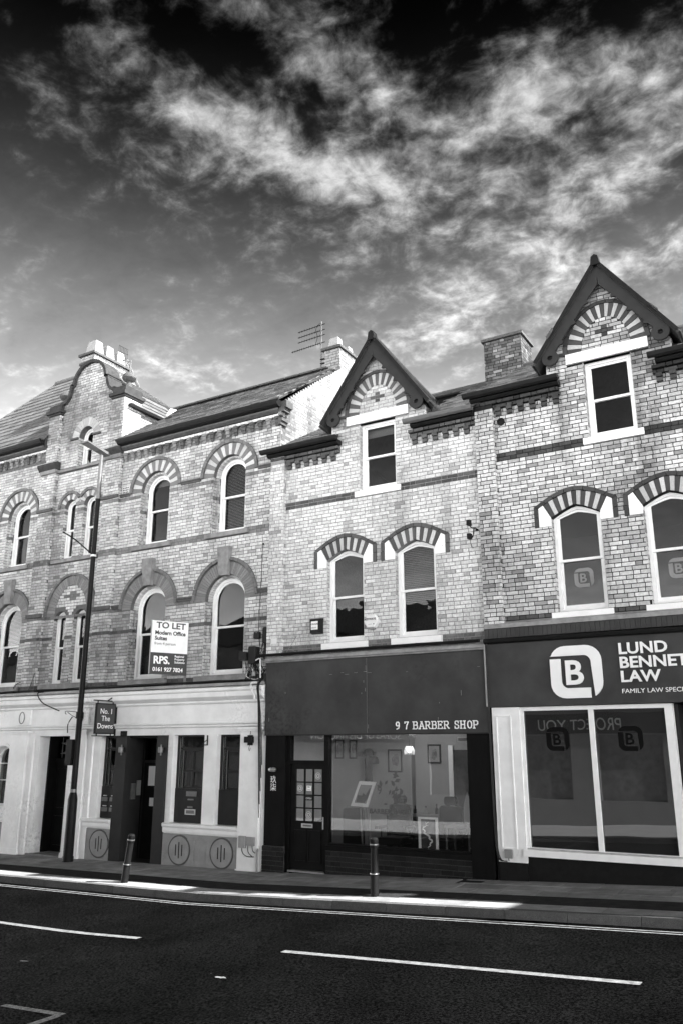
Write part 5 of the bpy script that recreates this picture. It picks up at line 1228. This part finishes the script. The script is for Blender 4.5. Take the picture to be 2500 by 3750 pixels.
place_text('KEYWAYS', .055, 'ink', 'lettering', kb, (-8.03, -.102, 4.73), depth=.001, bold=.002); MB().box(-7.96, -7.84, -.06, .0, 4.555, 4.59).build('strobe', 'plastic_grey', kb)
MB().box(-7.95, -7.87, -.1015, -.1, 4.645, 4.65).box(-7.84, -7.82, -.1015, -.1, 4.64, 4.66).build('small_print', 'ink', kb)
cf = thing('security_light', 'black twin security lamp bracket on the brick beside the law office pilaster', 'lamp', (-5.66, 0, 6.2))
MB().lathe([(.03, 0), (.03, .03)], (-5.64, -.03, 6.24), 10).tube([(-5.64, .0, 6.27), (-5.64, -.12, 6.27), (-5.70, -.14, 6.28), (-5.74, -.14, 6.34)], .012, 6).tube([(-5.66, -.12, 6.27), (-5.68, -.13, 6.12), (-5.74, -.14, 6.08)], .012, 6).build('bracket', 'iron_black', cf)
MB().box(-5.78, -5.71, -.19, -.1, 6.33, 6.43).box(-5.78, -5.71, -.19, -.1, 6.07, 6.17).build('lamp_head', 'iron_black', cf); MB().tube([(-5.74, -.13, 6.07), (-5.73, -.12, 5.95), (-5.70, -.1, 5.9)], .005, 5).build('cable', 'ink', cf)
# wall lamps and other fittings of the shop fronts
for x_, y_, z_, lb in ((-14.40, -.045, 2.29, 'small steel half-round wall lamp on the left pier of the office entrance'), (-13.20, -.045, 2.29, 'small steel half-round wall lamp on the right pier of the office entrance')):
    o = thing('wall_lamp', lb, 'lamp', (x_, y_, z_), 'entrance wall lamps'); MB().box(x_ - .03, x_ + .01, y_ - .012, y_, z_ - .12, z_ + .11).build('back_plate', 'galv', o)
    MB().lathe([(.055, -.06), (.06, .0), (.055, .06)], (x_ + .02, y_ - .05, z_), 14).build('shade', 'galv', o, smooth=True)
bl_ = thing('bulkhead_lamp', 'small capsule shaped steel lamp above the Chinese characters on the black pilaster', 'lamp', (-10.17, -.05, 1.9))
MB().tube([(-10.26, -.09, 1.912), (-10.25, -.09, 1.912), (-10.22, -.09, 1.912), (-10.12, -.09, 1.912), (-10.09, -.09, 1.912), (-10.08, -.09, 1.912)], [.008, .03, .04, .04, .03, .008], 12).build('cover', 'steel', bl_, smooth=True); MB().box(-10.20, -10.14, -.07, -.05, 1.89, 1.93).box(-10.175, -10.165, -.135, -.05, 1.87, 1.955).build('mount', 'galv', bl_)
fl_ = thing('flood_light', 'small black flood lamp with dangling wire on the white right-hand pilaster', 'lamp', (-10.73, -.09, 2.4))
MB().box(-10.82, -10.64, -.20, -.10, 2.43, 2.55).box(-10.79, -10.67, -.12, -.09, 2.38, 2.58).build('housing', 'iron_black', fl_); MB().tube([(-10.74, -.11, 2.56), (-10.72, -.11, 2.66), (-10.76, -.12, 2.74)], .006, 5).tube([(-10.72, -.12, 2.40), (-10.75, -.12, 2.32), (-10.73, -.12, 2.27), (-10.71, -.12, 2.33)], .005, 5).build('wire', 'plastic_black', fl_)
eb = thing('meter_box', 'row of three grey cable boxes low on the white right-hand pilaster', 'box', (-10.75, -.09, .5))
MB().box(-10.93, -10.77, -.14, -.09, .42, .64).build('large_box', 'stucco_low', eb); MB().box(-10.76, -10.65, -.13, -.09, .47, .63).build('small_box', 'stucco_low', eb); MB().box(-10.64, -10.55, -.13, -.09, .47, .63).build('small_box', 'stucco_low', eb)
MB().tube([(-10.85, -.12, .42), (-10.83, -.12, .33), (-10.72, -.12, .27), (-10.55, -.12, .27)], .008, 5).tube([(-10.7, -.12, .47), (-10.69, -.12, .35), (-10.6, -.12, .28)], .008, 5).tube([(-10.6, -.12, .47), (-10.58, -.12, .38), (-10.52, -.12, .34)], .008, 5).build('cable', 'plastic_black', eb)
MB().tube([(-10.46, -.13, -.02), (-10.46, -.13, .36), (-10.45, -.12, .42)], .022, 8).build('conduit', 'stucco_low', eb)
gb = thing('cable_box', 'small grey box at the foot of the white panelled pilaster', 'box', (-5.3, -.1, .56)); MB().box(-5.37, -5.24, -.15, -.1, .565, .70).build('housing', 'plastic_grey', gb); MB().tube([(-5.31, -.12, .565), (-5.31, -.11, .52)], .008, 5).build('cable', 'plastic_black', gb)
sb = thing('shelf_bracket', 'small black bracket on the white post between the office windows', 'bracket', (-11.93, 0, 2.4)); MB().box(-11.95, -11.93, -.02, .0, 2.38, 2.59).box(-11.95, -11.93, -.2, .0, 2.38, 2.40).build('bar', 'iron_black', sb); MB().tube([(-11.94, -.18, 2.40), (-11.94, -.02, 2.50)], .008, 5).build('stay', 'iron_black', sb)
cv = thing('door_sensor', 'small black box on the white lintel above the office entrance', 'sensor', (-14.37, -.05, 2.6)); MB().box(-14.42, -14.32, -.11, .0, 2.585, 2.70).build('housing', 'iron_black', cv); MB().box(-14.40, -14.34, -.115, -.11, 2.61, 2.66).build('lens', 'ink', cv)
MB().ring([(-5.06 + .075 * math.cos(2 * math.pi * k / 20), 8.315 + .075 * math.sin(2 * math.pi * k / 20)) for k in range(20)], [(-5.06 + .05 * math.cos(2 * math.pi * k / 20), 8.315 + .05 * math.sin(2 * math.pi * k / 20)) for k in range(20)], -.03, .01).prism([(-5.06 + .05 * math.cos(2 * math.pi * k / 20), 8.315 + .05 * math.sin(2 * math.pi * k / 20)) for k in range(20)], -.012, .01).build('round_vent', 'iron_black', LAW)
av = MB().box(-15.05, -14.82, -.012, .01, 8.46, 8.65).build('air_brick', 'plastic_white', N)
for i in range(4):
    for j in range(3): MB().box(-15.03 + .052 * i, -14.995 + .052 * i, -.014, -.0125, 8.48 + .057 * j, 8.52 + .057 * j).build('air_hole', 'ink', av)

# ------------------------------------------------------------------ television aerials
def yagi(o, x, y, z, d, length, n, el=.20):
    d = Vector(d).normalized(); mb = MB(); p0 = Vector((x, y, z)); e = d.cross(Vector((0, 0, 1))).normalized() if abs(d.z) < .9 else Vector((1, 0, 0))
    mb.tube([p0 - d * .12, p0 + d * length], .011, 5)
    for i in range(n): c_ = p0 + d * (length * (i + .5) / n); mb.tube([c_ - Vector((0, 0, .5)) * el * .55, c_ + Vector((0, 0, .5)) * el * .55], .006, 4)
    mb.build('boom', 'iron_black', o)
ae = thing('tv_aerial', 'tall pole with four stacked television aerials beside the right-hand office chimney', 'aerial', (-10.75, 2.5, 11.85))
MB().tube([(-10.74, 2.48, 11.8), (-10.74, 2.48, 13.25)], .02, 6).build('mast', 'galv', ae); MB().box(-10.76, -10.64, 2.46, 2.5, 12.12, 12.15).box(-10.76, -10.64, 2.46, 2.5, 12.0, 12.03).build('lashing', 'iron_black', ae)
for z_, L_, n_ in ((13.15, .80, 9), (12.99, .80, 9), (12.84, .80, 9), (12.62, 1.02, 13)): yagi(ae, -10.74, 2.48, z_, (-.98, .1, .03), L_, n_, .13)
MB().tube([(-10.78, 2.46, 13.2), (-10.9, 2.46, 13.05), (-10.85, 2.46, 12.8), (-10.92, 2.46, 12.6)], .008, 4).build('feed_loop', 'iron_black', ae)
a2 = thing('tv_aerial', 'small grid aerial fixed to the back of the left-hand chimney stack', 'aerial', (-17.42, 2.0, 13.2))
MB().tube([(-17.36, 2.1, 12.6), (-17.36, 2.1, 13.66)], .025, 6).tube([(-17.36, 2.1, 13.6), (-17.62, 1.75, 13.66)], .018, 6).build('mast', 'galv', a2)
g_ = MB(); bx, by, bz = -17.55, 1.85, 13.72
for k in range(7): g_.tube([(bx + .02 * k - .08, by + .04 * k, bz), (bx + .02 * k - .08, by + .04 * k, bz + .42 - .02 * k)], .006, 4)
for k in range(3): g_.tube([(bx - .08, by, bz + .2 * k), (bx + .05, by + .25, bz + .16 * k)], .006, 4)
g_.build('grid_reflector', 'iron_black', a2)

# weed growing in the barber shop gutter
pl = thing('gutter_weed', 'dry weed growing in the gutter right of the barber shop gable', 'plant', (-6.42, -.1, 8.66))
mb = MB()
for k in range(46):
    a_, l_ = q.uniform(0, 6.28), q.uniform(.12, .36); b_ = Vector((-6.42 + q.uniform(-.08, .08), -.12 + q.uniform(-.05, .05), 8.66)); t_ = b_ + Vector((math.cos(a_) * l_ * .35, math.sin(a_) * l_ * .3, l_)); mb.tube([b_, (b_ + t_) / 2 + Vector((0, 0, .02)), t_], [.004, .003, .001], 3)
mb.build('stems', 'moss', pl)
mb = MB()
for k in range(120):
    c_ = Vector((-6.42 + q.gauss(0, .09), -.12 + q.gauss(0, .06), 8.68 + abs(q.gauss(.1, .09)))); a_ = q.uniform(0, 6.28); s_ = q.uniform(.01, .022)
    mb.face([c_, c_ + Vector((math.cos(a_) * s_, math.sin(a_) * s_, s_ * .4)), c_ + Vector((math.cos(a_) * s_ * 1.6, math.sin(a_) * s_ * 1.6, 0)), c_ + Vector((math.cos(a_ + .7) * s_, math.sin(a_ + .7) * s_, -.2 * s_))])
mb.build('leaves', 'moss', pl)

# ------------------------------------------------------------------ inside the barber shop
def picture(x0, x1, z0, z1, y, label, seed, fr='ink', mt='paper'):
    o = thing('wall_picture', label, 'picture', ((x0 + x1) / 2, y, z0), 'framed prints on the barber shop wall'); w_ = .03
    MB().ring([(x0, z0), (x1, z0), (x1, z1), (x0, z1)], [(x0 + w_, z0 + w_), (x1 - w_, z0 + w_), (x1 - w_, z1 - w_), (x0 + w_, z1 - w_)], y - .03, y).build('frame', fr, o)
    MB().box(x0 + w_, x1 - w_, y - .012, y - .004, z0 + w_, z1 - w_).build('mount', 'shop_wall', o); g = random.Random(seed); mb = MB(); cx_, cz_ = (x0 + x1) / 2, (z0 + z1) / 2; n = 12
    for k in range(3):
        ox, oz = g.uniform(-.03, .03), g.uniform(-.05, .05); mb.prism([(cx_ + ox + (x1 - x0) * .22 * g.uniform(.6, 1) * math.cos(2 * math.pi * i / n), cz_ + oz + (z1 - z0) * .26 * g.uniform(.6, 1) * math.sin(2 * math.pi * i / n)) for i in range(n)], y - .016 - .001 * k, y - .012)
    mb.build('print', 'print_mid', o)
picture(-10.10, -9.88, 2.10, 2.51, 2.2, 'narrow dark-framed print, leftmost beside the shop window edge', 1)
picture(-9.74, -9.55, 2.10, 2.50, 2.2, 'narrow black-framed print, second from the left in the barber shop', 2)
picture(-8.78, -8.44, 1.83, 2.30, 2.2, 'large dark-framed print near the middle of the barber shop wall', 3)
picture(-7.84, -7.54, 2.02, 2.40, 2.2, 'square black-framed print right of the hanging lamp', 4)
o = thing('coat_rack', 'dark wall rack with hanging coats and hats inside the barber shop', 'coat rack', (-9.3, 2.15, 2.2)); MB().box(-9.52, -9.05, 2.14, 2.195, 2.15, 2.25).build('board', 'wood_mid', o)
m_ = MB(); m_.lathe([(.05, -.72), (.10, -.68), (.07, -.35), (.09, -.1), (.05, .0)], (-9.18, 2.05, 2.18), 12); m_.build('coat', 'coat', o, smooth=True); MB().lathe([(.11, 0), (.12, .04), (.09, .12), (.02, .16)], (-9.18, 2.05, 2.17), 12).lathe([(.10, -.16), (.11, -.1), (.08, -.02), (.02, .0)], (-9.05, 2.05, 2.16), 12).build('hat', 'coat', o, smooth=True)
pd = thing('pendant_lamp', 'lit beaded pendant lamp hanging in the barber shop', 'lamp', (-7.9, 1.4, 2.2)); MB().tube([(-7.87, 1.4, 2.95), (-7.87, 1.4, 2.36)], .005, 5).build('flex', 'ink', pd)
MB().lathe([(.02, .07), (.045, .03), (.045, -.01), (.02, -.04)], (-7.87, 1.4, 2.28), 12).build('bulb', 'lamp_glow', pd, smooth=True)
bd_ = MB()
for k in range(16): a_ = 2 * math.pi * k / 16; bd_.tube([(-7.87 + .06 * math.cos(a_), 1.4 + .06 * math.sin(a_), 2.36), (-7.87 + .10 * math.cos(a_), 1.4 + .10 * math.sin(a_), 2.28), (-7.87 + .10 * math.cos(a_), 1.4 + .10 * math.sin(a_), 2.20)], .006, 4)
bd_.build('beads', 'plastic_white', pd)
ll = bpy.data.lights.new('pendant_light', 'POINT'); ll.energy = PENDANT; ll.shadow_soft_size = .2; lo = bpy.data.objects.new('pendant_light', ll); COL.objects.link(lo); lo.location = (-7.6, 1.0, 2.72); attach(lo, pd); lo.location = (-7.6, 1.0, 2.72)
o = thing('exit_sign', 'small white emergency light at the top right of the barber shop', 'sign', (-6.6, 1.2, 2.5)); MB().box(-6.72, -6.45, 1.18, 1.24, 2.44, 2.53).build('housing', 'plastic_white', o); MB().box(-6.70, -6.47, 1.175, 1.18, 2.46, 2.51).build('panel', 'plastic_grey', o)
o = thing('work_bench', 'dark counter with bottles and combs along the barber shop back wall', 'counter', (-7.6, 1.9, .1)); MB().box(-8.6, -6.4, 1.75, 2.15, .08, 1.0).build('cabinet', 'shop_black', o); MB().box(-8.65, -6.35, 1.7, 2.17, 1.0, 1.05).build('top', 'wood_mid', o)
BOT = ['%s bottle on the barber counter, %s' % (('pale', 'dark', 'dark')[k % 3], w_) for k, w_ in enumerate(('first from the left', 'second from the left', 'third from the left', 'fourth from the left', 'the middle one', 'fourth from the right', 'third from the right', 'second from the right', 'last at the right'))]
for k in range(9):
    x_ = -8.5 + .24 * k; h_ = q.uniform(.1, .26); b = thing('bottle', BOT[k], 'bottle', (x_, 1.9, 1.05), 'bottles on the barber counter'); MB().lathe([(.035, 0), (.035, h_ * .6), (.014, h_ * .75), (.014, h_)], (x_, 1.9, 1.05), 10).build('body', 'leather' if k % 3 else 'plastic_grey', b, smooth=True); MB().lathe([(.016, h_), (.016, h_ + .03)], (x_, 1.9, 1.05), 8).build('cap', 'ink', b)
def barber_chair(x, y, label):
    o = thing('barber_chair', label, 'chair', (x, y, .08), 'barber chairs'); MB().lathe([(.28, 0), (.28, .03), (.06, .06), (.05, .45)], (x, y, .08), 16).build('pedestal', 'galv', o, smooth=True); roundbox(x - .26, x + .26, y - .25, y + .25, .52, .66, .05).build('seat', 'leather', o); roundbox(x - .24, x + .24, y + .2, y + .30, .68, 1.25, .08).build('backrest', 'leather', o); roundbox(x - .13, x + .13, y + .2, y + .28, 1.26, 1.42, .05).build('headrest', 'leather', o)
    for s in (-1, 1): MB().box(x + s * .30 - .04, x + s * .30 + .04, y - .2, y + .2, .80, .86).tube([(x + s * .30, y, .6), (x + s * .30, y, .8)], .015, 6).build('armrest', 'leather', o)
barber_chair(-8.1, 1.15, 'black barber chair behind the slanted picture stand'); barber_chair(-7.0, 1.15, 'black barber chair behind the dragon panel')
o = thing('waiting_chair', 'black padded waiting chair at the left end of the barber window', 'chair', (-8.95, .7, .08)); roundbox(-9.15, -8.7, .45, .95, .3, .46, .05).build('seat', 'leather', o); roundbox(-9.15, -8.7, .92, 1.02, .46, 1.18, .06).build('backrest', 'leather', o)
for a_ in (-9.12, -8.73):
    for b_ in (.5, .95): MB().tube([(a_, b_, .08), (a_, b_, .32)], .018, 6).build('leg', 'ink', o)
st = thing('picture_stand', 'slanting white-framed picture propped in the barber shop window', 'picture', (-8.3, .3, .6))
fP = [(-8.21, .30, 1.245), (-8.575, .30, 1.26), (-8.385, .30, 1.71), (-8.03, .30, 1.705)]
def qd(a, b, c_, d_, y0, y1): return MB().prism([a, b, c_, d_], y0, y1)
f2 = [(-8.575, 1.26), (-8.212, 1.245), (-8.027, 1.704), (-8.382, 1.712)]; cxm, czm = -8.30, 1.48; in2 = [(cxm + (p[0] - cxm) * .74, czm + (p[1] - czm) * .74) for p in f2]
MB().ring(f2, in2, .26, .30).build('frame', 'paper', st); MB().prism(in2, .275, .295).build('print', 'plastic_grey', st); MB().prism([(-8.46, 1.33), (-8.28, 1.32), (-8.20, 1.42), (-8.13, 1.60), (-8.165, 1.58), (-8.25, 1.46), (-8.30, 1.50), (-8.33, 1.45), (-8.42, 1.46)], .268, .274).build('print_figure', 'ink', st); MB().box(-8.40, -8.30, .25, .26, 1.26, 1.31).build('card', 'paper', st)
MB().tube([(-8.4, .33, 1.25), (-8.35, .36, .08)], .015, 6).tube([(-8.2, .33, 1.25), (-8.25, .36, .08)], .015, 6).tube([(-8.3, .33, 1.4), (-8.3, .7, .08)], .015, 6).build('easel_leg', 'wood_mid', st)
dp = thing('dragon_panel', 'upright white-edged panel with a pale dragon at the bottom of the barber window', 'panel', (-6.92, .2, .58))
MB().box(-7.09, -6.72, .17, .20, .58, 1.12).build('board', 'plastic_grey', dp); MB().box(-7.10, -7.05, .16, .175, .58, 1.125).box(-6.76, -6.71, .16, .175, .58, 1.125).box(-7.05, -6.76, .16, .175, 1.09, 1.125).build('border', 'paper', dp); MB().box(-7.05, -6.76, .166, .17, .58, 1.09).build('field', 'sign_grey', dp)
pts = [(-6.92 + .075 * math.sin(t * 1.05) + .02 * math.sin(5 * t), .162, .62 + .42 * t / 6.3) for t in [k * .21 for k in range(31)]]; MB().tube(pts, [.006 + .012 * math.sin(math.pi * min(1, k / 26)) for k in range(31)], 5).build('dragon', 'paper', dp)
mb = MB()
for k in range(0, 30, 2): p = pts[k]; a_ = q.uniform(0, 6.28); mb.tube([p, (p[0] + .045 * math.cos(a_), .162, p[2] + .035 * math.sin(a_))], [.006, .001], 4)
mb.build('claws', 'paper', dp)
kn = thing('pointed_board', 'narrow pale pointed board standing at the right end of the barber window', 'sign', (-6.12, .15, .6)); MB().prism([(-6.20, 1.06), (-6.06, 1.06), (-6.06, 1.40), (-6.09, 1.52), (-6.12, 1.58), (-6.15, 1.50), (-6.19, 1.35)], .14, .16).build('board', 'plastic_grey', kn); MB().box(-6.14, -6.11, .16, .18, .6, 1.06).build('stake', 'wood_mid', kn)
ta = thing('side_table', 'small table in the right part of the barber window', 'table', (-6.45, .7, .08)); MB().box(-6.75, -6.25, .5, .95, .93, .97).build('top', 'wood_mid', ta)
for a_ in (-6.72, -6.28):
    for b_ in (.54, .91): MB().tube([(a_, b_, .08), (a_, b_, .93)], .02, 6).build('leg', 'wood_mid', ta)
# lettering and blossom transfers stuck to the glass
SHW = [o_ for o_ in bpy.data.objects if o_.name.startswith('shop_window') and o_.parent == BAR][0]
place_text('9', .20, 'ink_mid', 'window_transfer', SHW, (-7.88, .0575, 1.50), depth=.0008)
place_text('BARBER SHOP', .115, 'ink_mid', 'window_transfer', SHW, (-8.05, .0575, 1.16), depth=.0008, bold=.003, sx=1.15)
mb = MB()
for k in range(26):
    a_ = q.uniform(0, 6.28); c_ = (-7.55 + q.gauss(0, .12), 1.58 + q.gauss(0, .17)); l_ = q.uniform(.07, .15); d_ = Vector((math.cos(a_), math.sin(a_))); n_ = Vector((-d_.y, d_.x)) * l_ * .25
    p = Vector(c_); mb.prism([tuple(p), tuple(p + d_ * l_ * .5 - n_), tuple(p + d_ * l_), tuple(p + d_ * l_ * .5 + n_)], .0555 + .00007 * k, .0582)
mb.build('window_transfer', 'ink_mid', SHW)

# ------------------------------------------------------------------ the other side of the street (seen only in the glass)
for i, (x0_, x1_, h_, m_, lb) in enumerate(((-42, -15.5, 7.6, 'opp_brick', 'brick shop house across the street, left of the three'), (-15.3, -5.5, 4.9, 'opp_render', 'low pale shop across the street with its name over the window'), (-5.3, 6.0, 5.2, 'opp_brick', 'brick shop house across the street behind the camera'))):
    zb = gz((x0_ + x1_) / 2) - .3; o = thing('opposite_shop', lb, 'building', ((x0_ + x1_) / 2, -18.5, zb), 'shops across the street')
    y1_ = -16.6; hl = [[(a_, zb + .9), (a_ + 2.2, zb + .9), (a_ + 2.2, zb + 3.1), (a_, zb + 3.1)] for a_ in (x0_ + .6, x0_ + 4.0, x0_ + 7.2)] + [[(a_, zb + 4.2), (a_ + 1.0, zb + 4.2), (a_ + 1.0, zb + 5.3), (a_, zb + 5.3)] for a_ in (x0_ + 1.2, x0_ + 4.6, x0_ + 7.8) if h_ > 5.9]
    MB().prism([(x0_, zb - .5), (x1_, zb - .5), (x1_, zb + h_), (x0_, zb + h_)], y1_ - .3, y1_, holes=hl).build('wall', m_, o)
    for h in hl: MB().prism(h, y1_ - .15, y1_ - .14).build('window', 'stone_grey', o)
    MB().box(x0_, x1_, y1_ - 5, y1_ - .3, zb - .5, zb + h_ - .05).build('rear_block', m_, o)
    MB().prism([(-.4, 0), (2.6, 1.7), (5.6, 0)], x0_, x1_, M=Matrix(((0, 1, 0, 0), (-1, 0, 0, y1_), (0, 0, 1, zb + h_ - .02), (0, 0, 0, 1)))).build('roof', 'slate_deck', o)
    MB().box(x0_, x1_, y1_ + .002, y1_ + .08, zb + 3.15, zb + 3.85).build('fascia_board', 'fascia' if i != 1 else 'sign_grey', o)
    if i == 1: place_text('PROJECT YOU', .55, 'letter_white', 'lettering', o, (-7.2, y1_ + .085, zb + 3.28), right=(-1, 0, 0), depth=.003, sx=.85)
    if i == 0: place_text('SOFAS OF DISTINCTION', .4, 'letter_white', 'lettering', o, (-15.9, y1_ + .085, zb + 3.3), right=(-1, 0, 0), depth=.003)
